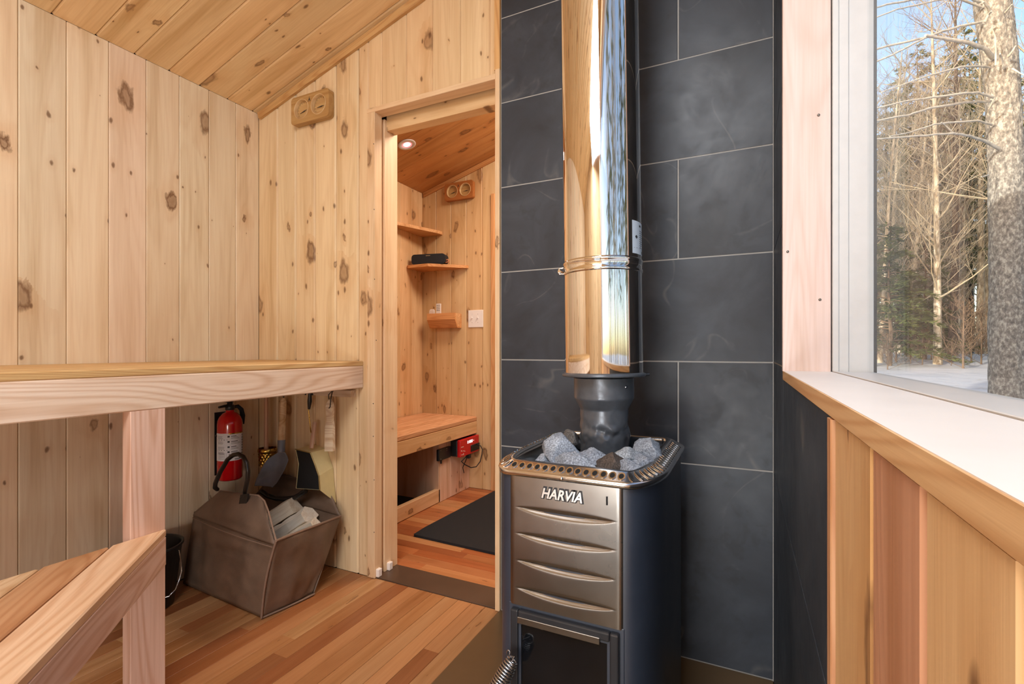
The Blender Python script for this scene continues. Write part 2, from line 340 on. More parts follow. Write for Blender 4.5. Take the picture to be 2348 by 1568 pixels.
def snow():
    m, t, b = new_mat('snow'); L = t.links.new
    tc = N(t, 'ShaderNodeTexCoord'); n = N(t, 'ShaderNodeTexNoise', Scale=0.9, Detail=6.0, Roughness=0.65); L(tc.outputs['Object'], n.inputs['Vector'])
    L(ramp(t, n.outputs[0], [(0.30, srgb(150, 128, 104)), (0.40, srgb(232, 230, 228)), (1.0, srgb(246, 246, 248))]), b.inputs['Base Color'])
    b.inputs['Roughness'].default_value = 0.8; bump(t, b, n.outputs[0], 0.5, 0.15); return m
MAT['snow'] = snow()

# ------------------------------------------------------------------ room dimensions
XL, XR = -2.055, 0.0765           # left wall, right wall
YB, YF = 1.543, -1.25             # partition wall (with the door and the tiles), wall behind the camera
YB2, YC = 1.680, 2.83             # far side of the partition, far wall of the changing room
SLOPE = 0.29
def ceil_z(x): return 2.037+SLOPE*(x-XL)
def struct(name, mb, mat): return tag(mb.build(name, mat), kind='structure')
CW = {'left': (231, 211, 181), 'back': (227, 200, 160), 'ceil': (230, 200, 154), 'far': (216, 182, 136), 'floor': (182, 126, 84), 'bench': (222, 192, 168)}

# floors
fl = struct('floor', MB().box(XL-0.1, 0.30, YF-0.1, YB2, -0.06, -0.021), MAT['dark_void'])
bw = 0.0575; x = -0.786; i = 0
while x-bw > XL-0.03:
    y = YF; first = R.uniform(0.4, 1.1)
    while y < YB-0.001:
        y2 = min(y+first, YB-0.001); first = R.uniform(0.7, 1.5)
        if YB-y2 < 0.25: y2 = YB-0.001
        x0 = max(x-bw, XL+0.001)
        base = R.choice([(172, 122, 78), (156, 102, 62), (184, 138, 94), (164, 112, 70), (176, 128, 86), (146, 94, 58)])
        board('floor_board', (x, y, R.uniform(-0.0006, 0.0)), (0, 1, 0), (-1, 0, 0), y2-y, x-x0, 0.02, MAT['strip'], vary(base, 0.05, 0.08), fl, ch=0.0008, gap=0.0005)
        y = y2
    x -= bw; i += 1
# changing-room floor, boards across
fl2 = struct('floor', MB().box(XL-0.1, 0.30, YB2, YC+0.1, -0.06, -0.021), MAT['dark_void'])
y = YB2
while y < YC-0.002:
    y2 = min(y+bw, YC); x = XL; first = R.uniform(0.3, 0.9)
    while x < 0.07:
        x2 = min(x+first, 0.07); first = R.uniform(0.5, 1.1)
        if 0.07-x2 < 0.2: x2 = 0.07
        base = R.choice([(186, 118, 74), (172, 100, 58), (200, 140, 92), (180, 112, 68), (160, 92, 54)])
        board('floor_board', (x, y, R.uniform(-0.0006, 0)), (1, 0, 0), (0, 1, 0), x2-x, y2-y, 0.02, MAT['strip'], vary(base, 0.05, 0.06), fl2, ch=0.0008, gap=0.0005)
        x = x2
    y = y2

# left wall: one run of vertical boards through the sauna and the changing room
wl = struct('wall_left', MB().box(XL-0.10, XL-0.017, YF-0.1, YC+0.1, -0.03, ceil_z(XL)+0.02), MAT['dark_void'])
PW = 0.1205; y = 1.5363
edges = [1.543, 1.4281]
while edges[-1] > YF: edges.append(edges[-1]-PW)
for k in range(len(edges)-1):
    y1, y0 = edges[k], max(edges[k+1], YF)
    if y1-y0 < 0.01: continue
    t = vary((230, 206, 180), 0.01, 0.0) if k == 4 else vary(CW['left'], 0.07, 0.06)
    board('wall_board', (XL, y1, 0.001), (0, 0, 1), (0, -1, 0), ceil_z(XL)-0.002, y1-y0, 0.016, MAT['cedar'], t, wl, ch=0.0026, gap=0.0006)
y = YC
while y > YB2+0.01:
    y0 = max(y-0.122, YB2)
    board('wall_board', (XL, y, 0.001), (0, 0, 1), (0, -1, 0), ceil_z(XL)-0.002, y-y0, 0.016, MAT['pine'], vary((232, 196, 152), 0.04, 0.05), wl, ch=0.003); y = y0

# partition wall with the door opening (boards) and the slate tiling behind the stove
DX0, DX1, DZ = -1.352, -0.800, 1.918
def ztop(x): return ceil_z(x)+0.03
mb = MB()
for poly in ([(XL, -0.03), (DX0-0.026, -0.03), (DX0-0.026, ztop(DX0)), (XL, ztop(XL))], [(DX0-0.026, DZ), (DX1+0.002, DZ), (DX1+0.002, ztop(DX1)), (DX0-0.026, ztop(DX0))],
             [(DX1+0.018, -0.03), (XR+0.01, -0.03), (XR+0.01, ztop(XR)), (DX1+0.018, ztop(DX1))]):
    mb.prism(poly, 'y', YB+0.016, YB2-0.012)
wb = struct('wall_back', mb, MAT['dark_void'])
bx = [-2.0625, -1.9307, -1.8134, -1.6952, -1.5721, -1.4468, -1.390]
for a, b_ in zip(bx[:-1], bx[1:]):
    board('wall_board', (b_, YB, 0.001), (0, 0, 1), (-1, 0, 0), ceil_z((a+b_)/2)-0.003, b_-a, 0.015, MAT['pine'], vary(CW['back'], 0.06, 0.05), wb, ch=0.0055, gap=0.0011, k1=-SLOPE)
bx = [-1.390, -1.3222, -1.1985, -1.0758, -0.9509, -0.8277, -0.803]
for a, b_ in zip(bx[:-1], bx[1:]):
    z0 = DZ+0.0005
    board('wall_board', (b_, YB, z0), (0, 0, 1), (-1, 0, 0), ceil_z((a+b_)/2)-z0-0.003, b_-a, 0.015, MAT['pine'], vary((226, 196, 154), 0.04, 0.04), wb, ch=0.0035, k1=-SLOPE)
tag(board('trim_1', (-0.7825, YB-0.007, 1.931), (0, 0, 1), (-1, 0, 0), ceil_z(-0.80)-0.004-1.931, 0.022, 0.019, MAT['clear'], vary((216, 172, 116)), None, ch=0.001, gap=0), kind='structure')
MB().box(-0.780, XR, YB+0.0012, YB+0.0155, 0.0, ceil_z(-0.78)-0.004).build('grout', MAT['grout'], wb)
rows = [0.004, 0.589, 0.896, 1.207, 1.509, 1.810, 2.112, 2.415]
joints = [-0.1785, -0.1785, -0.48, -0.1785, -0.48, -0.1785, -0.48]
G = 0.0021
for k in range(7):
    xs = [-0.781, joints[k], XR]
    for a, b_ in zip(xs[:-1], xs[1:]):
        top = min(rows[k+1], ceil_z(a)-0.004)
        board('tile', (b_, YB, rows[k]+G), (0, 0, 1), (-1, 0, 0), top-rows[k]-2*G, b_-a, 0.0145, MAT['slate'], (1, 1, 1, 1), wb, ch=0.0012, gap=G)
# door_1: frame of the doorless opening
dr = sempty('door_1', ((DX0+DX1)/2, YB+0.06, 0))
tn = (232, 202, 164)
def wbox(name, x0, x1, y0, y1, z0, z1, mat, tint, parent, axis='z', ch=0.0015):
    """rectangular wooden piece as a chamfered board running along axis"""
    if axis == 'z': o = board(name, (x1, y0, z0), (0, 0, 1), (-1, 0, 0), z1-z0, x1-x0, y1-y0, mat, tint, parent, ch=ch, gap=0, chall=True)
    elif axis == 'x': o = board(name, (x0, y0, z0), (1, 0, 0), (0, 0, 1), x1-x0, z1-z0, y1-y0, mat, tint, parent, ch=ch, gap=0, chall=True)
    else: o = board(name, (x0, y0, z0), (0, 1, 0), (1, 0, 0), y1-y0, x1-x0, z1-z0, mat, tint, parent, ch=ch, gap=0, chall=True)
    return o
wbox('casing', -1.3905, DX0, YB-0.008, YB+0.037, 0.002, DZ-0.020, MAT['pine'], vary(tn, 0.02), dr)
wbox('door_track', DX0-0.022, DX0-0.010, YB+0.037, YB+0.053, 0.012, 1.893, MAT['pine'], vary((206, 172, 128), 0.02), dr)
wbox('jamb', DX0-0.02, DX0, YB+0.053, YB2, 0.002, 1.893, MAT['pine'], vary(tn, 0.02), dr)
wbox('head_casing', DX0-0.040, DX1+0.001, YB-0.008, YB+0.047, DZ-0.020, DZ, MAT['pine'], vary(tn, 0.02), dr, 'x')
wbox('head_stop', DX0+0.0005, DX1+0.001, YB+0.066, YB2-0.02, 1.849, DZ-0.001, MAT['pine'], vary((224, 192, 146), 0.02), dr, 'x')
wbox('jamb', DX1, DX1+0.0185, YB-0.010, YB2, 0.002, 1.930, MAT['pine'], vary(tn, 0.02), dr)
MB().box(DX0-0.021, DX1+0.001, YB+0.001, YB2-0.004, -0.02, 0.004).build('threshold', MAT['threshold'], dr, bevel=0.002)
for (px, py) in ((868, 1308), (893, 1297)):
    p = on_x(px, py, DX0+0.004)
    MB().box(p.x-0.007, p.x+0.010, p.y-0.011, p.y+0.011, 0.004, 0.036).build('door_guide', MAT['white_plastic'], dr, bevel=0.003, seg=2)
p = on_x(878, 888, DX0-0.011)
MB().box(p.x-0.004, p.x+0.001, p.y-0.008, p.y+0.008, p.z-0.012, p.z+0.012).build('latch_plate', MAT['brass'], dr, bevel=0.002)
for (px, py) in ((857, 330), (858, 480), (859, 640), (863, 780), (856, 925), (856, 1000), (858, 1100), (858, 1220)):
    p = on_y(px, py, YB-0.008); MB().lathe([(0.0022, 0.0), (0.0022, 0.0012), (0, 0.0016)], p, 8, Matrix.Rotation(PI/2, 4, 'X')).build('screw', MAT['screw'], dr)

# ceiling boards follow the slope of the roof
A = Vector((1, 0, SLOPE)).normalized(); kx = A.x
ce = struct('ceiling', MB().prism([(XL-0.1, ceil_z(XL-0.1)+0.018), (0.60, ceil_z(0.60)+0.018), (0.60, ceil_z(0.60)+0.30), (XL-0.1, ceil_z(XL-0.1)+0.30)], 'y', YF-0.3, YC+0.3), MAT['bark_dark'])
ed = [1.5431, 1.5108, 1.3894]
while ed[-1] > YF: ed.append(ed[-1]-0.1205)
for a, b_ in zip(ed[:-1], ed[1:]):
    b_ = max(b_, YF)
    if a-b_ < 0.01: continue
    cut = R.uniform(0.6, 1.7) if R.random() < 0.35 and a < 1.3 else None
    segs = [(0, 2.20)] if cut is None else [(0, cut), (cut, 2.20)]
    for s0, s1 in segs:
        P = Vector((XL, a, ceil_z(XL)))+A*s0
        board('ceiling_board', P, A, (0, -1, 0), s1-s0-0.0005, a-b_, 0.016, MAT['pine'], vary(CW['ceil'], 0.05, 0.04), ce, ch=0.0042, gap=0.0007)
y = YC
while y > YB2:
    y0 = max(y-0.1205, YB2)
    board('ceiling_board', (XL, y, ceil_z(XL)), A, (0, -1, 0), 2.20, y-y0, 0.016, MAT['pine'], vary((204, 150, 96), 0.05, 0.04), ce, ch=0.003); y = y0
up = Vector((-SLOPE, 0, 1)).normalized()
for nm, yy, tint in (('trim_2', YB-0.016, (206, 166, 112)), ('trim_3', YC-0.012, (206, 150, 96))):
    o = board(nm, Vector((XL+0.008, yy, ceil_z(XL+0.008)))-up*0.0335, A, up, 2.17, 0.033, 0.015, MAT['clear'], vary(tint, 0.01), None, ch=0.003); tag(o, kind='structure')

# far wall of the changing room and the wall closing it on the right
wf = struct('wall_far', MB().prism([(XL, -0.03), (0.1, -0.03), (0.1, ztop(0.1)), (XL, ztop(XL))], 'y', YC+0.016, YC+0.10), MAT['dark_void'])
x = XL-0.0075
while x < 0.06:
    x2 = min(x+0.1225, 0.07)
    board('wall_board', (x2, YC, 0.001), (0, 0, 1), (-1, 0, 0), ceil_z((x+x2)/2)-0.003, x2-x, 0.015, MAT['pine'], vary(CW['far'], 0.05, 0.04), wf, ch=0.004, k1=-SLOPE); x = x2
p = on_y(1131, 445, YC); tag(board('trim_4', (p.x+0.012, YC-0.012, 0.002), (0, 0, 1), (-1, 0, 0), p.z-0.002, 0.024, 0.0115, MAT['clear'], vary((212, 160, 110)), None, ch=0.001, gap=0), kind='structure')
wf2 = struct('wall_far_right', MB().box(0.07, 0.20, YB2-0.01, YC+0.1, -0.03, 2.75), MAT['dark_void'])
y = YB2
while y < YC-0.01:
    y2 = min(y+0.1225, YC)
    board('wall_board', (0.069, y, 0.001), (0, 0, 1), (0, 1, 0), ceil_z(0.069)-0.003, y2-y, 0.015, MAT['pine'], vary(CW['far'], 0.05, 0.04), wf2, ch=0.004); y = y2

# wall behind the camera
wn = struct('wall_front', MB().prism([(XL, -0.03), (XR+0.1, -0.03), (XR+0.1, ztop(XR)), (XL, ztop(XL))], 'y', YF-0.10, YF-0.017), MAT['dark_void'])
x = XL
while x < XR-0.01:
    x2 = min(x+0.1235, XR)
    board('wall_board', (x, YF, 0.001), (0, 0, 1), (1, 0, 0), ceil_z((x+x2)/2)-0.003, x2-x, 0.015, MAT['pine'], vary(CW['back'], 0.05, 0.04), wn, ch=0.003, k1=SLOPE); x = x2

# right wall: slate round the stove, boards below the sill, the window
ZS = 0.8875; YJ = 1.164; XG = 0.225; YN = -1.05; ZH = 2.36
mb = MB()
mb.box(XR+0.016, 0.24, YF-0.1, YB2, -0.5, ZS-0.020)                 # below the sill
mb.box(XR+0.016, 0.24, YJ+0.0205, YB2, ZS-0.020, 2.65)
mb.box(XR+0.016, 0.24, YF-0.1, YN-0.0205, ZS-0.020, 2.65)
mb.box(XR+0.016, 0.24, YN-0.0205, YJ+0.0205, ZH+0.021, 2.65)
wr = struct('wall_right', mb, MAT['dark_void'])
YT = 0.556
MB().box(XR+0.0012, XR+0.0155, YT, YB, 0.0, ZS-0.021).build('grout', MAT['grout'], wr)
MB().box(XR+0.0012, XR+0.0155, YJ+0.001, YB, ZS-0.02, 2.6).build('grout', MAT['grout'], wr)
board('tile', (XR, YT, 0.004), (0, 0, 1), (0, 1, 0), 0.589-0.004-G, YB-YT-0.0005, 0.0145, MAT['slate'], (1, 1, 1, 1), wr, ch=0.0012, gap=G)
board('tile', (XR, YT, 0.589+G), (0, 0, 1), (0, 1, 0), ZS-0.0195-0.589-G, YJ-YT+0.0012, 0.0145, MAT['slate'], (1, 1, 1, 1), wr, ch=0.0006, gap=0.0006)
for a, b_ in zip([0.589]+rows[2:], rows[2:]+[2.60]):
    board('tile', (XR, YJ, a+G), (0, 0, 1), (0, 1, 0), b_-a-2*G, YB-YJ-0.0008, 0.0145, MAT['slate'], (1, 1, 1, 1), wr, ch=0.0012, gap=0.0006)
o = board('end_strip', (XR-0.0034, YT-0.021, 0.004), (0, 0, 1), (0, 1, 0), ZS-0.0195-0.004, 0.020, 0.019, MAT['clear'], vary((210, 164, 126), 0.01), wr, ch=0.0012, gap=0)
ys = [YT-0.0215, 0.392, 0.2897, 0.1985, 0.085, -0.035]
while ys[-1] > YF: ys.append(ys[-1]-0.12)
tin = [(222, 183, 132), (198, 148, 116), (222, 183, 134), (218, 177, 128)]
for k in range(len(ys)-1):
    y0 = max(ys[k+1], YF)
    if ys[k]-y0 < 0.01: continue
    board('wall_board', (XR, y0, 0.004), (0, 0, 1), (0, 1, 0), ZS-0.0195-0.004, ys[k]-y0, 0.0155, MAT['pine'], vary(tin[k % 4], 0.02, 0.02), wr, ch=0.005 if k else 0.0035)
for ya, yb in ((YF, YN-0.02),):
    y = ya
    while y < yb-0.005:
        y2 = min(y+0.12, yb)
        board('wall_board', (XR, y, ZS-0.018), (0, 0, 1), (0, 1, 0), 2.64-ZS, y2-y, 0.0155, MAT['pine'], vary(CW['back'], 0.04), wr); y = y2
y = YN-0.02
while y < YJ+0.019:
    y2 = min(y+0.12, YJ+0.0195)
    board('wall_board', (XR, y, ZH+0.021), (0, 0, 1), (0, 1, 0), 2.64-ZH-0.021, y2-y, 0.0155, MAT['pine'], vary(CW['back'], 0.04), wr); y = y2
# window_1
win = sempty('window_1', (0.16, (YN+YJ)/2, ZS-0.018))
XS = XR-0.002
board('window_sill', (XS, YN, ZS-0.018), (0, 1, 0), (1, 0, 0), YJ-YN, 0.1605-XS, 0.018, MAT['clear'], vary((224, 186, 138), 0.01), win, ch=0.0006, gap=0)
MB().box(XS+0.0012, 0.1600, YN+0.0005, YJ-0.0005, ZS, ZS+0.0006).build('sill_top', plain('sill_window_glare', srgb(232, 226, 220), 0.42, var=0.03, vscale=9), win)['label'] = 'top face of the sill with window glare painted white'  # thin pale layer: overexposed window light put into the colour
jb = board('window_jamb', (0.1600, YJ, ZS), (0, 0, 1), (-1, 0, 0), ZH-ZS, 0.1600-XS, 0.020, MAT['jamb'], vary((224, 200, 190), 0.01), win, ch=0.001, gap=0)
for (px, py) in ((1877, 264), (1880, 687), (1806, 577)):
    p = on_y(px, py, YJ); MB().lathe([(0.0026, 0.0), (0.0026, 0.0012), (0.001, 0.0014)], p, 10, Matrix.Rotation(PI/2, 4, 'X')).build('screw', MAT['screw'], jb)
jb2 = board('window_jamb', (XS, YN, ZS), (0, 0, 1), (1, 0, 0), ZH-ZS, 0.1600-XS, 0.020, MAT['jamb'], vary((238, 210, 194), 0.01), win, ch=0.001, gap=0)
board('window_head', (XS, YN, ZH), (0, 1, 0), (1, 0, 0), YJ-YN, 0.16-XS, 0.020, MAT['clear'], vary((226, 186, 150), 0.01), win, ch=0.001, gap=0)
# stepped white frame: side pieces, bottom, head
for (xa, xb, yy) in ((0.1625, 0.1735, -0.0005), (0.1735, 0.1905, 0.002), (0.1905, 0.232, 0.005)):
    MB().box(xa, xb, YJ+yy, YJ+0.0195, ZS-0.015, ZH).build('window_frame', MAT['vinyl'], win, bevel=0.0012)
    MB().box(xa, xb, YN-0.0195, YN-yy, ZS-0.015, ZH).build('window_frame', MAT['vinyl'], win, bevel=0.0012)
for (xa, xb, dz) in ((0.1625, 0.1785, 0.0022), (0.1785, 0.232, 0.0006)):
    MB().box(xa, xb, YN, YJ, ZS-0.018, ZS+dz).build('window_frame', MAT['vinyl'], win, bevel=0.0008)
    MB().box(xa, xb, YN, YJ, ZH-dz, ZH+0.018).build('window_frame', MAT['vinyl'], win, bevel=0.0008)
MB().box(0.2215, 0.2245, YN-0.01, YJ+0.01, ZS-0.012, ZH+0.01).build('pane', MAT['pane'], win)

# ------------------------------------------------------------------ benches
XB = -1.418
ub = thing('sauna_bench', 'high cedar bench along the left wall with thick front rail on one post', 'bench', (-1.75, 0.3, 0))
zt = 0.884; x = XB-0.0; k = 0
while x > XL+0.02:
    x0 = max(x-0.094, XL+0.002)
    board('seat_slat', (x, YF+0.002, zt), (0, 1, 0), (-1, 0, 0), YB-YF-0.004, x-x0-0.002, 0.020, MAT['clear'], vary((212, 176, 124), 0.03, 0.03), ub, ch=0.003, gap=0, chall=True)
    x = x0-0.002
wbox_t = vary((230, 208, 188), 0.01)
board('front_rail', (XB, YF+0.002, 0.773), (0, 1, 0), (0, 0, 1), YB-YF-0.005, 0.091, 0.036, MAT['clear'], wbox_t, ub, ch=0.003, gap=0, chall=True)
board('post', (XB, 0.783, 0.002), (0, 0, 1), (0, -1, 0), 0.771, 0.084, 0.037, MAT['clear'], vary((226, 192, 174), 0.01), ub, ch=0.002, gap=0, chall=True)
wbox('cleat', XL+0.003, -1.487, YB-0.030, YB-0.001, 0.815, 0.852, MAT['clear'], vary((226, 200, 172), 0.01), ub, 'x')
p = on_y(802, 903, YB-0.03)
wbox('cleat', XL+0.003, p.x+0.004, YB-0.030, YB-0.001, p.z-0.014, p.z+0.014, MAT['clear'], vary((226, 204, 180), 0.01), ub, 'x')
for k in range(4): wbox('cross_bearer', XL+0.003, XB-0.037, -1.0+k*0.75, -0.962+k*0.75, 0.79, 0.862, MAT['clear'], vary((220, 186, 150), 0.02), ub, 'x')

lb = thing('low_bench', 'low bench of wide angled boards with mitred front rail against the bench post', 'bench', (-1.1, 0.3, 0))
D = Vector((1, -1, 0)).normalized(); Nn = Vector((-1, -1, 0)).normalized(); P0 = Vector((XB+0.0015, 0.783, 0.445))
LF = 0.615*1.0
tints = [(228, 192, 158), (198, 152, 112), (226, 194, 156), (216, 176, 134), (224, 190, 150), (210, 170, 128)]
for k in range(6):
    w0 = k*0.0935
    # each slat ends on the plane x = XB: start shifts by w along D (45 degree cut)
    P = P0+Nn*w0+D*w0
    mid = 0.0895
    L = max(1.30-w0*0.4, 0.3)
    board('seat_slat', P0+Nn*(w0+mid)+D*(w0+mid/2), D, -Nn, L, mid, 0.021, MAT['clear'], vary(tints[k], 0.02, 0.02), lb, ch=0.003, k0=-1.0, gap=0, chall=True)
board('front_rail', P0-Vector((0, 0, 0.0214)), D, Vector((0, 0, -1)), LF, 0.076, 0.030, MAT['clear'], vary((226, 196, 182), 0.01), lb, ch=0.001, gap=0, chall=True, k0=0.0)
board('front_rail', P0+D*LF-Vector((0, 0, 0.023)), Vector((1, -0.25, 0)), Vector((0, 0, -1)), 0.3, 0.076, 0.030, MAT['clear'], vary((226, 180, 128), 0.01), lb, ch=0.002, gap=0, chall=True)
for (lx, ly) in ((-0.86, 0.16), (-1.30, -0.3), (-0.95, -0.5)):
    wbox('leg', lx-0.03, lx+0.03, ly-0.02, ly+0.02, 0.002, 0.423, MAT['clear'], vary((220, 186, 160), 0.01), lb)
# ------------------------------------------------------------------ stove
SX, SY0 = -0.319, 0.905           # centre line and front plane of the stove
HW, FW, DEP = 0.174, 0.117, 0.455 # half width, half width of the flat front, depth
def stove_outline(o=0.0, n=9):
    """outline seen from above, grown by o; elliptical front corners, small rear corners"""
    pts = []
    ex, ey = HW-FW, 0.150
    for i in range(n+1):                                     # right front corner
        a = -PI/2+PI/2*i/n; pts.append((SX+FW+(ex+o)*math.cos(a), SY0+ey+(ey+o)*math.sin(a)))
    for i in range(5):
        a = PI/2*i/4; pts.append((SX+HW-0.05+(0.05+o)*math.cos(a), SY0+DEP-0.05+(0.05+o)*math.sin(a)))
    left = [(2*SX-x, y) for x, y in pts][::-1]
    return pts+left
def loops(mb, specs, smooth=True, close_last=False):
    n0 = None; vs = []
    for o, z in specs: 
        pl = stove_outline(o); n0 = len(pl); vs += [(x, y, z) for x, y in pl]
    fs = [(i*n0+j, i*n0+(j+1) % n0, (i+1)*n0+(j+1) % n0, (i+1)*n0+j) for i in range(len(specs)-1) for j in range(n0)]
    mb.add(vs, fs, smooth)
    return n0
st = thing('sauna_stove', 'black wood burning sauna stove with ribbed steel front and stone basket', 'stove', (SX, SY0+0.2, 0.004))
mb = MB(); loops(mb, [(0, 0.05), (0, 0.672)]); pl = stove_outline(0)
mb.add([(x, y, 0.05) for x, y in pl], [list(range(len(pl)))[::-1]])
mb.add([(x, y, 0.585) for x, y in stove_outline(-0.004)], [list(range(len(pl)))])
loops(mb, [(-0.004, 0.672), (-0.004, 0.585)])
body = mb.build('body', MAT['black_paint'], st, fix=False)
for (lx, ly) in ((-0.11, 0.08), (0.11, 0.08), (-0.13, 0.38), (0.13, 0.38)):
    MB().lathe([(0.016, 0.0045), (0.016, 0.012), (0.010, 0.016), (0.010, 0.05)], (SX+lx, SY0+ly, 0), 12).build('leg', MAT['black_paint'], st)
# pressed steel front with four lens-shaped grooves
PX0, PX1, PZ0, PZ1 = SX-0.1165, SX+0.1165, 0.410, 0.676
grooves = [0.606, 0.5525, 0.4975, 0.441]
def front(u, v):
    x = PX0+(PX1-PX0)*u; z = PZ0+(PZ1-PZ0)*v; y = SY0-0.0040
    for zc in grooves:
        s = (x-SX)/0.102
        if abs(s) < 1:
            zl = zc+0.0045*s*s+0.004*0; wd = 0.0105*(1-s*s)**0.7+1e-5; q = (z-zl)/wd
            if -1.4 < q < 1.4:
                y += 0.0044*max(0, 1-abs(s)**3)*math.exp(-(q*1.9)**2)*(1 if q > -0.2 else 1)
    e = min(u, 1-u)
    if e < 0.03: y += 0.004*(1-e/0.03)**2
    return (x, y, z)
fp = MB().grid(front, 56, 190); fpo = fp.build('front_panel', MAT['steel'], st); tag(fpo, 'ribbed brushed steel front')
def text_mesh(name, cu):
    t_ = bpy.data.objects.new('text', cu); COL.objects.link(t_)
    me = bpy.data.meshes.new_from_object(t_.evaluated_get(bpy.context.evaluated_depsgraph_get()))
    bpy.data.objects.remove(t_); o = bpy.data.objects.new(name, me); COL.objects.link(o); me.name = name; return o
fc = bpy.data.curves.new('logo', 'FONT'); fc.body = 'HARVIA'; fc.size = 0.0275; fc.shear = 0.28; fc.extrude = 0.0012; fc.offset = 0.0007; fc.align_x = 'CENTER'; fc.space_character = 1.02
fc.materials.append(plain('logo_silver', (0.86, 0.86, 0.85, 1), 0.38, 1.0)); lo = text_mesh('logo', fc)
def text_M(p, nx=Vector((1, 0, 0)), up=Vector((0, 0, 1)), sx=1.0):
    M = basis(Vector(p), nx*sx, up, nx.cross(up)); return M
register(lo, text_M((SX-0.0035, SY0-0.0066, 0.638), sx=0.86), st)
lo['label'] = 'chrome raised lettering'
bk = fc.copy(); bk.extrude = 0.0004; bk.offset = 0.0030; bk.materials.clear(); bk.materials.append(MAT['print'])
lo2 = text_mesh('logo_backing', bk); register(lo2, text_M((SX-0.0035, SY0-0.0048, 0.638), sx=0.86), st)
p = on_y(1291, 1100, SY0-0.008)
MB().lathe([(0.0038, 0), (0.0038, 0.002), (0.0022, 0.0034), (0, 0.0036)], (p.x, SY0-0.017, 0.683), 14, Matrix.Rotation(PI/2, 4, 'X')).build('screw', MAT['chrome'], st)
MB().box(SX+0.0855, SX+0.0885, SY0-0.0055, SY0-0.0035, 0.640, 0.656).build('slot_mark', MAT['dark_void'], st)
# fire door
dz0, dz1 = 0.075, 0.404
MB().box(SX-FW-0.002, SX+FW+0.002, SY0-0.002, SY0+0.02, 0.055, 0.412).build('door_surround', MAT['black_paint'], st, bevel=0.001)
door = MB()
def ring_frame(mb, x0, x1, z0, z1, wd, y0, y1):
    mb.box(x0, x0+wd, y0, y1, z0, z1); mb.box(x1-wd, x1, y0, y1, z0, z1); mb.box(x0+wd, x1-wd, y0, y1, z1-wd, z1); mb.box(x0+wd, x1-wd, y0, y1, z0, z0+wd)
ring_frame(door, SX-0.111, SX+0.111, dz0, dz1, 0.017, SY0-0.014, SY0-0.001)
dob = door.build('fire_door', MAT['cast_iron'], st, bevel=0.003, seg=2)
MB().box(SX-0.095, SX+0.095, SY0-0.0065, SY0-0.003, dz0+0.016, dz1-0.016).build('door_glass', MAT['glass_black'], dob)
MB().box(SX-0.094, SX+0.076, SY0-0.0165, SY0-0.006, 0.3795, 0.3925).build('door_trim', MAT['steel'], dob, bevel=0.0008)
ring = MB(); ring_frame(ring, SX-0.0955, SX+0.0955, dz0+0.0155, dz1-0.0155, 0.007, SY0-0.009, SY0-0.004); ring.build('glass_retainer', MAT['black_paint'], dob)
# coiled wire handle at the lower left of the door
h0 = on_y(1176, 1512, SY0-0.045); h1 = on_y(1132, 1590, SY0-0.075)
hd = (h1-h0); coil = []
ax = hd.normalized(); e1 = ax.orthogonal().normalized(); e2 = ax.cross(e1); turns = 13
for i in range(turns*12+1):
    a = 2*PI*i/12; q = i/(turns*12); r_ = 0.0125*(0.8+0.4*min(q*3, 1)) ; coil.append(h0+hd*q+(e1*math.cos(a)+e2*math.sin(a))*r_)
ho = MB().tube(coil, 0.0019, 6).build('handle', MAT['wire'], st); ho['label'] = 'coiled wire handle of the fire door'
q0 = on_y(1166, 1490, SY0-0.035)
MB().tube([h0+ax*0.02, h0-ax*0.006, q0+Vector((0.002, 0, -0.012)), q0+Vector((0.0035, 0, -0.002)), q0, q0+Vector((-0.004, 0, -0.004)), q0+Vector((-0.0015, 0, -0.016)), h0-ax*0.004], 0.0013, 6).build('handle_wire', MAT['wire'], ho)
MB().tube([Vector((SX-0.100, SY0-0.008, 0.300)), h0+ax*0.03, h1], 0.005, 8).build('handle_rod', MAT['cast_iron'], ho)
# steel collar with vent slots
mb = MB(); n0 = loops(mb, [(0.0006, 0.6752), (0.0070, 0.6746), (0.0088, 0.682), (0.0065, 0.6855), (0.0035, 0.6868), (-0.020, 0.6985), (-0.027, 0.7005), (-0.033, 0.7000), (-0.0368, 0.6970), (-0.0375, 0.692), (-0.0375, 0.655), (-0.030, 0.640)])
colr = mb.build('collar', MAT['rail_steel'], st); tag(colr, 'bright steel rail round the stones')
# slots: dark cut with bright lip, radial to the outline
inner = stove_outline(-0.021, 60); outer = stove_outline(-0.003, 60)
slot_me = None
def arc_pts(path):
    d = [0]
    for a, b in zip(path[:-1], path[1:]): d.append(d[-1]+math.dist(a, b))
    return d
def place_slot(pm, pn, zin, zout, length, width):
    """pm: mid point, pn: outward direction in plan"""
    global slot_me
    rdir = Vector((pn[0], pn[1], 0)).normalized(); tdir = Vector((-rdir.y, rdir.x, 0))
    tilt = Vector((rdir.x, rdir.y, (zout-zin)/0.018)).normalized(); nrm = tdir.cross(tilt)*-1
    if nrm.z < 0: nrm = -nrm
    M = basis(Vector((pm[0], pm[1], (zin+zout)/2)), tdir*width, tilt*length, nrm)
    return M
def slot_mesh(name, mat, k0, k1, h):
    vs = []; n = 14
    for (k, z) in ((k0, 0.0), (k0, h), (k1, h), (k1, -0.0002)):
        for j in range(n):
            a = 2*PI*j/n; vs.append((0.5*k*math.cos(a), 0.5*k*math.sin(a), z))
    fs = [(i*n+j, i*n+(j+1) % n, (i+1)*n+(j+1) % n, (i+1)*n+j) for i in range(3) for j in range(n)]
    me = bpy.data.meshes.new(name); me.from_pydata(vs, [], fs); me.materials.append(mat); return me
lip_me = slot_mesh('slot_lip', MAT['chrome'], 1.25, 0.85, 0.0011)
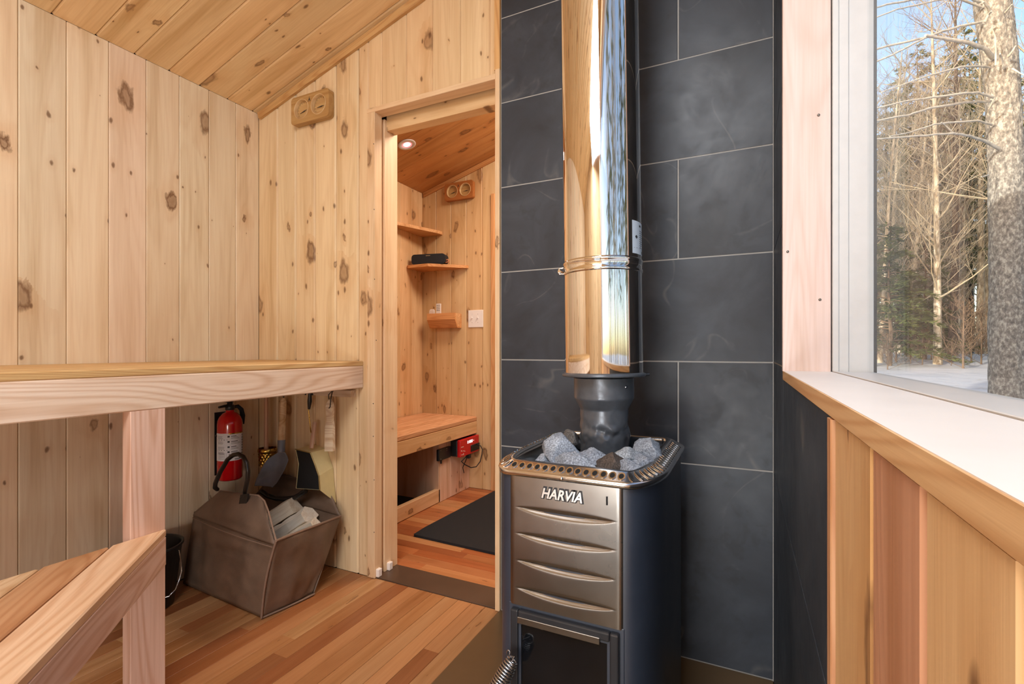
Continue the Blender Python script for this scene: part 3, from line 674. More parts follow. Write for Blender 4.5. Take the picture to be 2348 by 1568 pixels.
n = 14; me = bpy.data.meshes.new('vent_slot'); me.from_pydata([(0.46*math.cos(2*PI*j/n), 0.46*math.sin(2*PI*j/n), 0.0005) for j in range(n)]+[(0.46*math.cos(2*PI*j/n), 0.46*math.sin(2*PI*j/n), -0.001) for j in range(n)], [], [list(range(n))]+[(j, (j+1) % n, n+(j+1) % n, n+j) for j in range(n)]); me.materials.append(MAT['dark_void']); cut_me = me
bar_me = slot_mesh('slot_bar', MAT['chrome'], 1.0, 0.5, 0.0013)
thin_me = cut_me.copy(); thin_me.transform(Matrix.Scale(0.50, 4, (1, 0, 0)))
def slot(M, side=False):
    for nm, m_ in (('vent_slot', thin_me if side else cut_me), ('slot_lip', bar_me if side else lip_me)):
        o = bpy.data.objects.new(nm, m_); COL.objects.link(o); register(o, M, colr)
for k in range(14):
    x = SX-0.1115+0.01715*k
    slot(place_slot((x, SY0+0.0085), (0, -1), 0.6984, 0.6883, 0.0165, 0.0115))
path = stove_outline(-0.0085, 40)[:41+5]; d = arc_pts(path)
for side in (1, -1):
    for k in range(21):
        s = 0.012+k*0.0185
        for i in range(len(d)-1):
            if d[i] <= s <= d[i+1]:
                f = (s-d[i])/(d[i+1]-d[i]); pm = [path[i][j]+(path[i+1][j]-path[i][j])*f for j in (0, 1)]; tn_ = (path[i+1][0]-path[i][0], path[i+1][1]-path[i][1])
                pn = (tn_[1], -tn_[0]); 
                if side < 0: pm = (2*SX-pm[0], pm[1]); pn = (-pn[0], pn[1])
                slot(place_slot(pm, pn, 0.6984, 0.6883, 0.027, 0.0090), True)
# stones: each one loose in the basket
def stone(px, py, z, wx, wy, h, tint, label, seed, rot=0.0, face=0):
    p = on_z(px, py, z); rr = random.Random(seed)
    bm = bmesh.new(); bmesh.ops.create_icosphere(bm, subdivisions=4, radius=1.0)
    planes = [(Vector((rr.uniform(-1, 1), rr.uniform(-1, 1), rr.uniform(-0.4, 1))).normalized(), rr.uniform(0.46, 0.74)) for _ in range(11)]
    for v in bm.verts:
        c = v.co.copy()
        for nrm, dd in planes:
            q = c.dot(nrm)
            if q > dd: c -= nrm*(q-dd)
        c *= 1+0.06*noise.noise(v.co*1.7+Vector((seed*3.1, 0, 0)))+0.035*noise.noise(v.co*6+Vector((seed, 5, 0)))
        v.co = c
    Mr = Matrix.Rotation(rot, 4, 'Z')
    for v in bm.verts: v.co = Mr @ Vector((v.co.x*wx/2, v.co.y*wy/2, v.co.z*h/2))
    me = bpy.data.meshes.new('sauna_stone'); bm.to_mesh(me); bm.free(); me.materials.append(MAT['stone']); me.polygons.foreach_set('use_smooth', [True]*len(me.polygons))
    o = bpy.data.objects.new('sauna_stone', me); COL.objects.link(o); register(o, Matrix.Translation(p), None); o.color = tint
    tag(o, label, 'stone', 'stones in the stove basket'); return o
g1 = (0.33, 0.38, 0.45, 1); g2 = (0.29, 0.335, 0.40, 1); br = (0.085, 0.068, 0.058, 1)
stone(1279, 1030, 0.705, 0.140, 0.115, 0.108, g1, 'largest grey stone standing left of the flue pipe', 1, 0.3)
stone(1312, 1003, 0.705, 0.055, 0.06, 0.055, (0.16, 0.16, 0.16, 1), 'dark glazed stone half hidden behind the largest stone', 2)
stone(1247, 1057, 0.684, 0.050, 0.045, 0.036, g1, 'small rounded grey stone at the front left of the basket', 3)
stone(1318, 1062, 0.690, 0.132, 0.095, 0.066, g1, 'wide flat grey stone at the middle of the front row', 4, -0.2)
stone(1372, 1054, 0.692, 0.098, 0.08, 0.058, g2, 'grey stone right in front of the flue pipe', 5, 0.4)
stone(1402, 1062, 0.692, 0.096, 0.080, 0.066, br, 'brown black stone at the front of the basket', 6, 0.2)
stone(1432, 1048, 0.700, 0.085, 0.065, 0.046, (0.36, 0.40, 0.44, 1), 'grey stone lying on top of the brown black stone', 7, 0.5)
stone(1484, 1034, 0.700, 0.098, 0.090, 0.094, g1, 'square grey stone right of the flue pipe at the back', 8, 0.2)
stone(1474, 1062, 0.690, 0.100, 0.090, 0.060, g2, 'grey stone below the square stone along the right rail', 9, 0.7)
stone(1449, 1079, 0.688, 0.084, 0.070, 0.052, g2, 'low grey stone at the front right corner of the basket', 10, 0.1)
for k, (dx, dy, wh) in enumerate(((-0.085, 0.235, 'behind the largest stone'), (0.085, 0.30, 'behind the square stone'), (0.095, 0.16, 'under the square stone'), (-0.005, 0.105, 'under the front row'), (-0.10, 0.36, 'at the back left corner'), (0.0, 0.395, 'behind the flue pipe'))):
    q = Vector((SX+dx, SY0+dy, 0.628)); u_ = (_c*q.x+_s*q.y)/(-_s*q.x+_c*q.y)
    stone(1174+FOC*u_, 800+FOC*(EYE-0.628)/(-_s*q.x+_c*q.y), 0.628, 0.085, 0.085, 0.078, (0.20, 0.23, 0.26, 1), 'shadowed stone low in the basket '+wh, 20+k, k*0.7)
# ------------------------------------------------------------------ flue pipe
FX, FY = -0.3175, 1.2
fp_ = thing('chimney_pipe', 'mirror polished steel chimney pipe rising behind the stones', 'chimney', (FX, FY, 0.60))
TM = Matrix.Translation((FX, FY, 0.86)) @ Matrix.Rotation(-0.0125, 4, 'Y') @ Matrix.Translation((-FX, -FY, -0.86))
def lathe_t(prof, n=64, Mx=None):
    mb = MB().lathe(prof, (0, 0, 0), n); mb.v = [TM @ (v+Vector((FX, FY, 0))) for v in mb.v]; return mb
lathe_t([(0.0965, 0.873), (0.0965, 1.121)], 96).build('lower_section', MAT['chrome'], fp_)
lathe_t([(0.0965, 1.150), (0.0965, ceil_z(FX)+0.02)], 96).build('upper_section', MAT['chrome'], fp_)
cl = lathe_t([(0.0965, 1.119), (0.0985, 1.1195), (0.0995, 1.123), (0.0985, 1.127), (0.0975, 1.1285), (0.0975, 1.142), (0.0985, 1.1435), (0.0995, 1.147), (0.0985, 1.151), (0.0965, 1.152)], 96).build('clamp_band', MAT['chrome'], fp_)
p = Vector((FX, FY, 1.128))+Vector((-0.9024*0.105-0.02*0, -0.431*0.105, 0))
mb = MB(); mb.tube([p+Vector((0.004, 0, -0.006)), p+Vector((-0.005, -0.003, -0.006)), p+Vector((-0.008, -0.004, 0.0)), p+Vector((-0.006, -0.003, 0.008)), p+Vector((0.004, 0, 0.009))], 0.0022, 8)
mb.tube([p+Vector((-0.003, -0.012, 0.0)), p+Vector((-0.003, 0.012, 0.0))], 0.0034, 8); mb.build('clamp_latch', MAT['chrome'], cl)
lathe_t([(0.094, 0.866), (0.1015, 0.866), (0.1035, 0.868), (0.1035, 0.8725), (0.0985, 0.8745), (0.0968, 0.876)], 80).build('base_ring', MAT['pipe_grey'], fp_)
mb = MB(); q = TM @ (Vector((FX, FY, 0.8685))+Vector((0.9024*0.104, 0.431*0.104, 0)))
mb.tube([q-Vector((0.004, 0.002, 0)), q+Vector((0.010, 0.005, 0.001))], 0.004, 8); mb.build('ring_screw', MAT['cast_iron'], fp_)
def crumple(u, v):
    a = 2*PI*u; z = 0.60+(0.862-0.60)*v
    if z > 0.812: r = 0.0745
    elif z > 0.786: r = 0.0605+0.014*((z-0.786)/0.026)
    else: r = 0.0598
    d = noise.noise(Vector((math.cos(a)*2.2, math.sin(a)*2.2, z*38)))
    env = math.exp(-((z-0.728)/0.026)**2)
    r += 0.0075*d*env+0.0016*noise.noise(Vector((math.cos(a)*6, math.sin(a)*6, z*70)))*(0.3+env)
    return TM @ Vector((FX+r*math.cos(a), FY+r*math.sin(a), z))
mb = MB(); mb.grid(crumple, 96, 84)
mb.build('flue_adapter', MAT['pipe_grey'], fp_)
p = TM @ Vector((FX+0.0748*0.86, FY-0.0748*0.51, 0.842)); MB().lathe([(0.0035, -0.001), (0.0035, 0.0012), (0, 0.002)], p, 10, Matrix.Rotation(PI/2, 4, 'X') @ Matrix.Rotation(0.9, 4, 'Y')).build('rivet', MAT['wire'], fp_)
# sticker on the right of the upper section
def curved_patch(cx, cy, r, a0, a1, z0, z1, n=8):
    return MB().grid(lambda u, v: TM @ Vector((cx+r*math.cos(a0+(a1-a0)*u), cy+r*math.sin(a0+(a1-a0)*u), z0+(z1-z0)*v)), n, 2)
va = math.atan2(-FY, -FX)              # direction from pipe to camera
a1 = va+math.radians(84); a0 = va+math.radians(47)
sk = curved_patch(FX, FY, 0.0969, a0, a1, 1.160, 1.238, 10).build('sticker', MAT['sticker'], fp_)
mb = MB()
for k in range(9):
    q = curved_patch(FX, FY, 0.09705, a0+(a1-a0)*0.52, a0+(a1-a0)*(0.82 if k % 3 else 0.9), 1.216-k*0.005, 1.2175-k*0.005, 4); mb.add(q.v, q.f)
for (f0, f1, z0, z1) in ((0.18, 0.34, 1.198, 1.202), (0.22, 0.30, 1.196, 1.204), (0.5, 0.66, 1.226, 1.231), (0.08, 0.95, 1.1735, 1.1742), (0.70, 0.72, 1.1605, 1.173), (0.78, 0.92, 1.163, 1.170)):
    q = curved_patch(FX, FY, 0.09705, a0+(a1-a0)*f0, a0+(a1-a0)*f1, z0, z1, 4); mb.add(q.v, q.f)
mb.build('sticker_print', MAT['print'], sk)
# sheet under the stove
hp = MB().box(-0.7835, XR-0.001, -0.15, YB-0.001, -0.02, 0.0042).build('hearth_sheet', MAT['hearth'], bevel=0.002); tag(hp, 'bronze brown metal sheet on the floor under the black stove', 'hearth')
# ------------------------------------------------------------------ dial gauges
def rounded_rect(cx, cz, w_, h_, r, n=6):
    pts = []
    for (sx, sz, a0) in ((1, -1, -PI/2), (1, 1, 0), (-1, 1, PI/2), (-1, -1, PI)):
        for i in range(n+1):
            a = a0+PI/2*i/n; pts.append((cx+sx*(w_/2-r)+r*math.cos(a), cz+sz*(h_/2-r)+r*math.sin(a)))
    return pts
def gauge(cx, yf, cz, label, tint):
    yb = yf+0.031; root = thing('sauna_gauge', label, 'gauge', (cx, yb, cz), 'twin dial gauges on the end walls')
    bm = bmesh.new(); es = []
    def loop(pts):
        vs = [bm.verts.new((x-cx, 0, z-cz)) for x, z in pts]
        for i in range(len(vs)): es.append(bm.edges.new((vs[i], vs[(i+1) % len(vs)])))
    loop(rounded_rect(cx, cz, 0.224, 0.119, 0.016))
    cen = [(cx-0.050, cz+0.001), (cx+0.052, cz+0.001)]
    for (a, b) in cen: loop([(a+0.0435*math.cos(2*PI*i/40), b+0.0435*math.sin(2*PI*i/40)) for i in range(40)])
    bmesh.ops.triangle_fill(bm, use_beauty=True, use_dissolve=False, edges=es)
    r_ = bmesh.ops.extrude_face_region(bm, geom=bm.faces[:]); bmesh.ops.translate(bm, vec=(0, 0.030, 0), verts=[v for v in r_['geom'] if isinstance(v, bmesh.types.BMVert)])
    bmesh.ops.recalc_face_normals(bm, faces=bm.faces)
    me = bpy.data.meshes.new('gauge_board'); bm.to_mesh(me); bm.free(); me.materials.append(MAT['gauge_wood'])
    o = bpy.data.objects.new('gauge_board', me); COL.objects.link(o); register(o, Matrix.Translation((cx, yf, cz)), root); o.color = tint
    m = o.modifiers.new('bevel', 'BEVEL'); m.width = 0.003; m.segments = 2; m.limit_method = 'ANGLE'; m.angle_limit = math.radians(60)
    RX = Matrix.Rotation(PI/2, 4, 'X')
    for k, (a, b) in enumerate(cen):
        dl = MB().lathe([(0.0435, 0.0), (0, 0.0)], (a, yf+0.017, b), 40, RX, caps=False).build('dial_face', MAT['gauge_wood'], root); dl.color = vary((196, 160, 108), 0.02)
        MB().lathe([(0.0436, -0.016), (0.0436, 0.0015), (0.0415, 0.002), (0.0405, 0.0), (0.0405, -0.016)], (a, yf, b), 40, RX, caps=False).build('bezel', MAT['gauge_wood'], root).color = vary((214, 184, 138), 0.02)
        an = math.radians(4 if k else 14)
        v = Vector((math.cos(an), 0, math.sin(an))); s_ = Vector((-v.z, 0, v.x)); c0 = Vector((a+0.004, yf+0.0125, b-0.004))
        pts = [c0-v*0.026+s_*0.0006, c0-v*0.026-s_*0.0006, c0-s_*0.002, c0+v*0.016, c0+s_*0.002]
        MB().add(pts+[q+Vector((0, 0.0012, 0)) for q in pts], [(0, 1, 2, 3, 4), (9, 8, 7, 6, 5)]+[(i, (i+1) % 5, 5+(i+1) % 5, 5+i) for i in range(5)]).build('needle', MAT['print'], root)
        tk = MB()
        for i in range(13):
            t_ = math.radians(-150-20*i) if False else math.radians(-30+20*i)
            q = Vector((a, yf+0.0163, b)); d1 = Vector((math.cos(t_), 0, math.sin(t_)))
            tk.tube([q+d1*0.033, q+d1*0.038], 0.0005, 4)
        tk.build('scale_marks', MAT['print'], dl)
    f = MB().prism([(cx-0.001-0.006, cz+0.030), (cx+0.007-0.001, cz+0.030), (cx+0.001, cz+0.036), (cx-0.0005, cz+0.047), (cx-0.003, cz+0.036)], 'y', yf-0.0003, yf+0.001)
    f.box(cx-0.009, cx+0.008, yf-0.0003, yf+0.001, cz+0.0255, cz+0.0275); f.build('burned_mark', MAT['print'], root)
pc = on_y(709.5, 245, 1.511)
gauge(pc.x, 1.511, pc.z, 'wooden double dial gauge high on the plank wall left of the doorway', vary((186, 150, 98), 0))
pc = on_y(1051, 437, YC-0.032)
gauge(pc.x, YC-0.032, pc.z, 'wooden double dial gauge on the changing room wall above the corner shelves', vary((176, 112, 62), 0))

# ------------------------------------------------------------------ under the bench
# fire extinguisher
ex, ey = -1.992, 1.357
fe = thing('fire_extinguisher', 'red fire extinguisher with white instruction label under the high bench', 'extinguisher', (ex, ey, 0.377))
MB().lathe([(0.030, 0.380), (0.044, 0.377), (0.0485, 0.384), (0.0485, 0.612), (0.0465, 0.628), (0.040, 0.645), (0.028, 0.658), (0.016, 0.664), (0.016, 0.672)], (ex, ey, 0), 40).build('cylinder', MAT['red_paint'], fe)
vb = MB().lathe([(0.014, 0.670), (0.018, 0.674), (0.018, 0.692), (0.011, 0.698), (0.011, 0.716)], (ex, ey, 0), 16).build('valve', MAT['black_plastic'], fe)
L_ = Vector((-_c, -_s, 0)); F_ = Vector((-_s, _c, 0))                     # camera-independent: leftwards along the wall
lv = Vector((0.25, -0.97, 0)).normalized()
MB().tube([Vector((ex, ey, 0.690)), Vector((ex, ey, 0.692))+lv*0.03, Vector((ex, ey, 0.690))+lv*0.060], [0.007, 0.006, 0.005], 8).build('carry_handle', MAT['black_plastic'], vb)
MB().tube([Vector((ex, ey, 0.706))-lv*0.012, Vector((ex, ey, 0.715))+lv*0.03, Vector((ex, ey, 0.722))+lv*0.055], [0.007, 0.006, 0.005], 8).build('squeeze_lever', MAT['black_plastic'], vb)
MB().tube([Vector((ex, ey, 0.683))-lv*0.015, Vector((ex+0.006, ey, 0.684))-lv*0.040, Vector((ex+0.012, ey, 0.668))-lv*0.056, Vector((ex+0.014, ey, 0.640))-lv*0.062, Vector((ex+0.014, ey, 0.604))-lv*0.060], [0.006, 0.008, 0.009, 0.010, 0.008], 10).build('hose', MAT['black_rubber'], fe)
MB().tube([Vector((ex, ey, 0.700))+Vector((0.012, 0, 0))+Vector((0.009*math.cos(a), 0, 0.009*math.sin(a))) for a in [2*PI*i/14 for i in range(14)]], 0.0011, 5, closed=True).build('pull_ring', MAT['wire'], fe)
br_ = MB(); br_.box(XL+0.001, XL+0.006, ey-0.028, ey+0.028, 0.39, 0.66)
br_.tube([Vector((ex+0.050*math.cos(a), ey+0.050*math.sin(a), 0.566)) for a in [PI*0.62+PI*0.76*i/12 for i in range(13)]], 0.004, 6); br_.build('wall_bracket', MAT['black_plastic'], fe)
va2 = math.atan2(-ey, -ex)
def ex_patch(r, a0, a1, z0, z1, n=8):
    return MB().grid(lambda u, v: Vector((ex+r*math.cos(a0+(a1-a0)*u), ey+r*math.sin(a0+(a1-a0)*u), z0+(z1-z0)*v)), n, 1)
a0, a1 = va2-1.45, va2+1.30
lab = ex_patch(0.0489, a0, a1, 0.462, 0.578, 26).build('label', MAT['white_label'], fe); lab['label'] = 'white paper instruction label'
ex_patch(0.0491, va2-0.1, a1, 0.574, 0.579, 12).build('label_band', MAT['brass'], lab)
mb = MB(); rr = random.Random(4)
def bar(f0, f1, z, h):
    q = ex_patch(0.0491, a0+(a1-a0)*f0, a0+(a1-a0)*f1, z-h/2, z+h/2, 4); mb.add(q.v, q.f)
for zb in (0.565, 0.543, 0.521, 0.500):
    bar(0.46, 0.52, zb, 0.007); bar(0.56, 0.56+rr.uniform(0.14, 0.2), zb+0.001, 0.0026)
    for q in (1, 2): bar(0.56, 0.56+rr.uniform(0.2, 0.32), zb-0.0045*q, 0.0012)
    for q in range(3): bar(0.14, 0.14+rr.uniform(0.16, 0.24), zb-0.004*q, 0.0011)
bar(0.10, 0.46, 0.5515, 0.0022); bar(0.10, 0.46, 0.508, 0.0022); bar(0.43, 0.435, 0.480, 0.032)
for q in range(5): bar(0.16, 0.40, 0.495-0.006*q, 0.0012)
for q in range(8): bar(0.925, 0.965, 0.566-0.011*q, 0.007)
bar(0.66, 0.84, 0.468, 0.003)
for f in (0.50, 0.60, 0.70, 0.80, 0.88):                                     # big block letters, only partly seen
    bar(f, f+0.015, 0.4835, 0.014); bar(f, f+0.06, 0.4895, 0.0022); bar(f, f+0.06, 0.4775 if f in (0.5, 0.6, 0.8) else 0.4835, 0.0022)
mb.build('label_print', MAT['print'], lab)

YH = 1.475
def loop_cord(name, p, top, parent):
    MB().tube([p, p+(top-p)*0.5+Vector((0.004, 0, 0)), top, p+(top-p)*0.5-Vector((0.004, 0, 0)), p+Vector((-0.001, 0.002, 0))], 0.0016, 6).build(name, MAT['leather'], parent)
def hook(parent, p):
    MB().tube([p+Vector((0, 0.03, 0.012)), p+Vector((0, 0.012, 0.010)), p+Vector((0, 0.0, 0.0)), p+Vector((0, -0.012, 0.006))], 0.0025, 6).build('hook', MAT['cast_iron'], parent)
# ladle with brass bowl
c = on_y(613, 1046, 1.488); zt_, zb_ = on_y(613, 1027, 1.488).z, on_y(613, 1066, 1.488).z
la = thing('sauna_ladle', 'hanging ladle with embossed brass bowl and wooden stick behind the spade', 'ladle', (c.x, c.y, zb_))
def cup(u, v):
    a = 2*PI*u; z = zb_+(zt_-zb_)*v; r = 0.031+0.006*v
    if v < 0.72: r += 0.0032*abs(math.sin(7*a+v*9))*abs(math.sin(7*a-v*9))
    else: r += 0.0035*math.sin((v-0.72)/0.28*PI)
    return (c.x+r*math.cos(a), c.y+r*math.sin(a), z)
mb = MB().grid(cup, 96, 40); mb.add([cup(i/96, 0) for i in range(96)], [list(range(96))[::-1]]); mb.build('bowl', MAT['brass'], la)
t0 = on_y(606, 905, 1.488)
o = board('handle', (c.x+0.004, c.y-0.010, zt_-0.010), (0, 0, 1), (-1, 0, 0), t0.z-zt_+0.010, 0.019, 0.016, MAT['clear'], vary((206, 168, 142), 0), la, ch=0.005, gap=0, chall=True)
# ash spade
h_top, h_bot, s_bot = on_y(650, 914, YH), on_y(645.5, 1009, YH), on_y(645, 1036, YH-0.004)
sp = thing('ash_spade', 'small dark steel spade with round wooden handle hanging under the bench', 'spade', tuple(s_bot))
ho_ = MB().tube([h_top+Vector((0, 0, 0.004)), h_top-Vector((0, 0, 0.012)), h_top.lerp(h_bot, 0.5), h_bot-Vector((0, 0, 0.01))], [0.006, 0.0125, 0.0150, 0.0150], 20)
o = ho_.build('handle', MAT['clear'], sp); o.color = vary((224, 198, 160), 0)
hk = MB().tube([h_bot+Vector((0, 0, 0.001)), s_bot], [0.0162, 0.0150], 18).build('socket', MAT['spade'], sp)
Lp = [(410, 818), (335, 868), (285, 915), (235, 1015), (195, 1120), (190, 1165), (192, 1203)]; Rp = [(492, 818), (528, 862), (552, 908), (522, 1008), (478, 1105), (448, 1170), (405, 1222)]
def pl_at(P, v):
    t_ = v*(len(P)-1); i = min(int(t_), len(P)-2); f = t_-i; return (P[i][0]+(P[i+1][0]-P[i][0])*f, P[i][1]+(P[i+1][1]-P[i][1])*f)
def blade(u, v):
    l, r = pl_at(Lp, v), pl_at(Rp, v); x = l[0]+(r[0]-l[0])*u; y = l[1]+(r[1]-l[1])*u+4*math.sin(PI*u)*(v**6)
    dz = 0.030*(1-(2*u-1)**2)*min(1, v*2.2)*(1-0.55*v)-0.028*v
    return on_y(560+x/5.225, 880+y/5.225, YH-0.016)+Vector((0, dz, 0))
b_ = MB().grid(blade, 22, 26).build('blade', MAT['spade'], sp); m = b_.modifiers.new('thick', 'SOLIDIFY'); m.thickness = 0.0016
loop_cord('hanging_cord', h_top-Vector((0, 0, 0.004)), on_y(651, 896, YH), sp)
hook(sp, on_y(651, 898, YH))
# thin poker on a hook
p0 = on_y(707, 938, 1.50); p1 = on_y(713, 992, 1.50); pt = on_y(711, 902, 1.50)
pk = thing('fire_poker', 'thin brass coloured poker with dark grip hanging above the ash pan', 'poker', tuple(p1))
MB().tube([p0+Vector((0, 0, 0.02)), p0, p0.lerp(p1, 0.6), p1, p1+Vector((0.006, 0, -0.002)), p1+Vector((0.009, 0, 0.004))], 0.0022, 8).build('rod', MAT['brass'], pk)
MB().tube([pt, pt.lerp(p0, 0.5)+Vector((0.003, 0, 0)), p0+Vector((0.004, 0, 0.0))], [0.007, 0.0095, 0.005], 10).build('grip', MAT['leather'], pk)
for s_ in (-1, 1): MB().tube([pt+Vector((0, 0, 0.012)), pt+Vector((s_*0.014, -0.004, 0.010)), pt+Vector((s_*0.022, -0.006, -0.006))], 0.003, 6).build('hook', MAT['cast_iron'], pk)
# wooden back paddle
W1 = [(1015, 188), (985, 230), (972, 285), (978, 350), (986, 430), (966, 525), (963, 600), (961, 808)]; W2 = [(1020, 188), (1040, 225), (1052, 275), (1050, 350), (1046, 430), (1058, 520), (1059, 600), (1060, 808)]
YPd = 1.47
poly = [on_y(560+x/5.225, 880+y/5.225, YPd) for x, y in W1]+[on_y(560+x/5.225, 880+y/5.225, YPd) for x, y in W2[::-1]]
pd = thing('wooden_paddle', 'pale waisted wooden paddle hanging by a black cord next to the plank wall', 'paddle', (poly[7].x, YPd, poly[7].z))
o = MB().prism([(q.x, q.z) for q in poly], 'y', YPd, YPd+0.013).build('blade', MAT['clear'], pd, bevel=0.002, seg=2); o.color = vary((236, 218, 190), 0)
q = on_y(560+1015/5.225, 880+292/5.225, YPd-0.003); tq = on_y(560+1058/5.225, 880+80/5.225, YPd)
MB().tube([q+Vector((-0.003, 0.004, 0)), q, q+Vector((0.006, 0, 0.006)), q.lerp(tq, 0.5), tq, on_y(560+1010/5.225, 880+130/5.225, YPd+0.01), on_y(560+1012/5.225, 880+180/5.225, YPd+0.012)], 0.002, 6).build('hanging_cord', MAT['leather'], pd)
hook(pd, tq-Vector((0, 0, 0.004)))
# ash pan: shallow cream box, dark inside, hanging with its mouth to the left
YF1, YF2 = 1.445, 1.540
fr_ = [(612, 782), (792, 826), (850, 975), (893, 1105), (905, 1272), (618, 1252), (648, 960)]
bk_r = [(985, 775), (1035, 915), (1064, 1000), (1078, 1200), (1102, 1425)]
Fp = [on_y(560+x/5.225, 880+y/5.225, YF1) for x, y in fr_]
Bp = [Vector((q.x+0.004, YF2, q.z+0.004)) for q in Fp]
for i, k in ((1, 0), (2, 1), (3, 2), (4, 4)): Bp[i] = on_y(560+bk_r[k][0]/5.225, 880+bk_r[k][1]/5.225, YF2)
ap = thing('ash_pan', 'cream and black ash pan hanging behind the brown log bag', 'ash pan', tuple(Fp[4]))
n = len(Fp); mb = MB(); mb.add(Fp+Bp, [(i, (i+1) % n, n+(i+1) % n, n+i) for i in range(n)]+[[n+i for i in range(n)]])
o = mb.build('pan', MAT['cream'], ap, fix=True)
cen = sum(Fp, Vector())/n; inn = [q+(cen-q)*0.006+Vector((0, 0.003, 0)) for q in Fp]
MB().add(inn, [list(range(n))]).build('dark_lining', MAT['dark_void'], ap)
MB().tube(Fp[0:5], 0.0026, 6, smooth=False).build('rim', plain('pan_rim', srgb(150, 128, 78), 0.45, 0.4), ap)
hp0, hp1 = on_y(717, 1027, 1.47), on_y(714, 968, 1.49)
o = board('handle', hp0+Vector((0.008, 0, 0)), (hp1-hp0).normalized(), (-1, 0, 0), (hp1-hp0).length, 0.017, 0.014, MAT['clear'], vary((206, 172, 150), 0), ap, ch=0.004, gap=0, chall=True)

# black bucket half behind the bench post
bc = Vector((-1.95, 1.01, 0))
bu = thing('bucket', 'black bucket with wire bail on the floor behind the bench post', 'bucket', tuple(bc))
MB().lathe([(0.0, 0.004), (0.085, 0.004), (0.110, 0.215), (0.116, 0.217), (0.116, 0.223), (0.110, 0.224), (0.106, 0.215), (0.082, 0.010), (0.0, 0.010)], bc, 40, caps=False).build('pail', MAT['black_plastic'], bu)
mb = MB(); h1_ = bc+Vector((_c*0.113, _s*0.113, 0.205)); h2_ = bc-Vector((_c*0.113, _s*0.113, -0.205))
b0 = on_y(411, 1262, bc.y+0.03); b1 = on_y(416, 1310, bc.y+0.0); b2 = on_y(402, 1352, bc.y-0.03); b3 = on_y(388, 1366, bc.y-0.06)
mb.tube([h1_, b0, b0.lerp(b1, 0.5)+Vector((0.004, 0, 0)), b1, b1.lerp(b2, 0.5)+Vector((0.003, 0, 0)), b2, b3, Vector((bc.x-0.02, bc.y-0.13, 0.030)), Vector((bc.x-0.10, bc.y-0.10, 0.10)), h2_], 0.0022, 6); mb.build('bail', MAT['wire'], bu)

# ------------------------------------------------------------------ log bag
def V3(x, y, z): return Vector((x, y, z))
FLb, FRb, BRb, BLb = V3(-2.005, 1.172, 0.006), V3(-1.502, 1.140, 0.006), V3(-1.470, 1.335, 0.006), V3(-1.985, 1.39, 0.006)
FLm, FRm, BRm, BLm = V3(-1.955, 1.185, 0.292), V3(-1.410, 1.122, 0.293), V3(-1.492, 1.492, 0.248), V3(-2.02, 1.505, 0.27)
TL, TR = on_y(497, 1124, 1.215), on_y(606, 1136, 1.19)
BTL, BTR = V3(-1.93, 1.515, 0.385), V3(-1.575, 1.518, 0.345)
bag = thing('log_bag', 'brown waxed canvas firewood bag with black leather handles on the floor', 'bag', (-1.75, 1.27, 0.004))
def patch(c00, c10, c01, c11, bulge, amp, seed, nu=26, nv=22, fold=None):
    nrm = (c10-c00).cross(c01-c00).normalized()
    def fn(u, v):
        p = (c00*(1-u)+c10*u)*(1-v)+(c01*(1-u)+c11*u)*v
        e = math.sin(PI*min(max(u, 0), 1))*math.sin(PI*min(max(v, 0), 1)); 
        p = p+bulge*e
        d = amp*(noise.noise(p*7+V3(seed, 0, 0))+0.5*noise.noise(p*15+V3(0, seed, 0)))*min(1, e*3)
        if fold: d += fold(u, v)
        return p+nrm*d
    return MB().grid(fn, nu, nv)
def canvas(name, mb, parent=bag):
    o = mb.build(name, MAT['canvas'], parent); m = o.modifiers.new('thick', 'SOLIDIFY'); m.thickness = 0.003; m.offset = 0; return o
canvas('front_panel', patch(FLb, FRb, FLm, FRm, V3(0.0, -0.012, 0), 0.020, 1, fold=lambda u, v: -0.006*math.exp(-((v-0.62-0.12*u)/0.05)**2)*math.sin(PI*u)))
canvas('front_flap', MB().grid(lambda u, v: ((FLm*(1-u)+FRm*u)+V3(0, -0.004, -0.012))*(1-v)+((TL*(1-u)+TR*u)+V3(0, 0, -0.02*max(0, abs(2*u-1)-0.82)/0.18))*v+V3(0, -0.014*math.sin(PI*v)-0.004*math.sin(PI*u)+0.004*noise.noise(V3(u*3, v*3, 2)), 0)+V3(0.018*max(0, u-0.5)*2*math.sin(PI*v), 0, 0), 26, 20))
def gus(u, v): return 0.030*math.exp(-((u-0.95+0.55*v)/0.14)**2)*math.sin(PI*min(1, v+0.1))*0.6-0.012*math.exp(-((u-0.45+0.3*v)/0.10)**2)*math.sin(PI*v)
rg_ = patch(FRb, BRb, FRm, BRm, V3(0.02, 0, 0), 0.016, 3, fold=lambda u, v: -gus(u, v))
canvas('right_gusset', rg_)
canvas('left_gusset', patch(BLb, FLb, BLm, FLm, V3(-0.025, 0, 0), 0.010, 5))
canvas('back_panel', patch(BRb, BLb, BRm, BLm, V3(0, 0.006, 0), 0.006, 7))
canvas('back_flap', MB().grid(lambda u, v: (BRm*(1-u)+BLm*u)*(1-v)+(BTR*(1-u)+BTL*u)*v+V3(0, 0.004*noise.noise(V3(u*4, v*4, 1)), -0.02*abs(2*u-1)**3*v), 24, 12))
canvas('bottom', MB().grid(lambda u, v: (FLb*(1-u)+FRb*u)*(1-v)+(BLb*(1-u)+BRb*u)*v, 4, 4))
edge = lambda a, b, k, sag=V3(0, 0, 0): [a.lerp(b, i/k)+sag*math.sin(PI*i/k) for i in range(k+1)]
MB().tube(edge(FRb+V3(0.002, -0.004, 0), FRm+V3(0.002, -0.002, 0), 10, V3(-0.006, -0.006, 0)), 0.004, 6).build('seam_binding', MAT['binding'], bag)
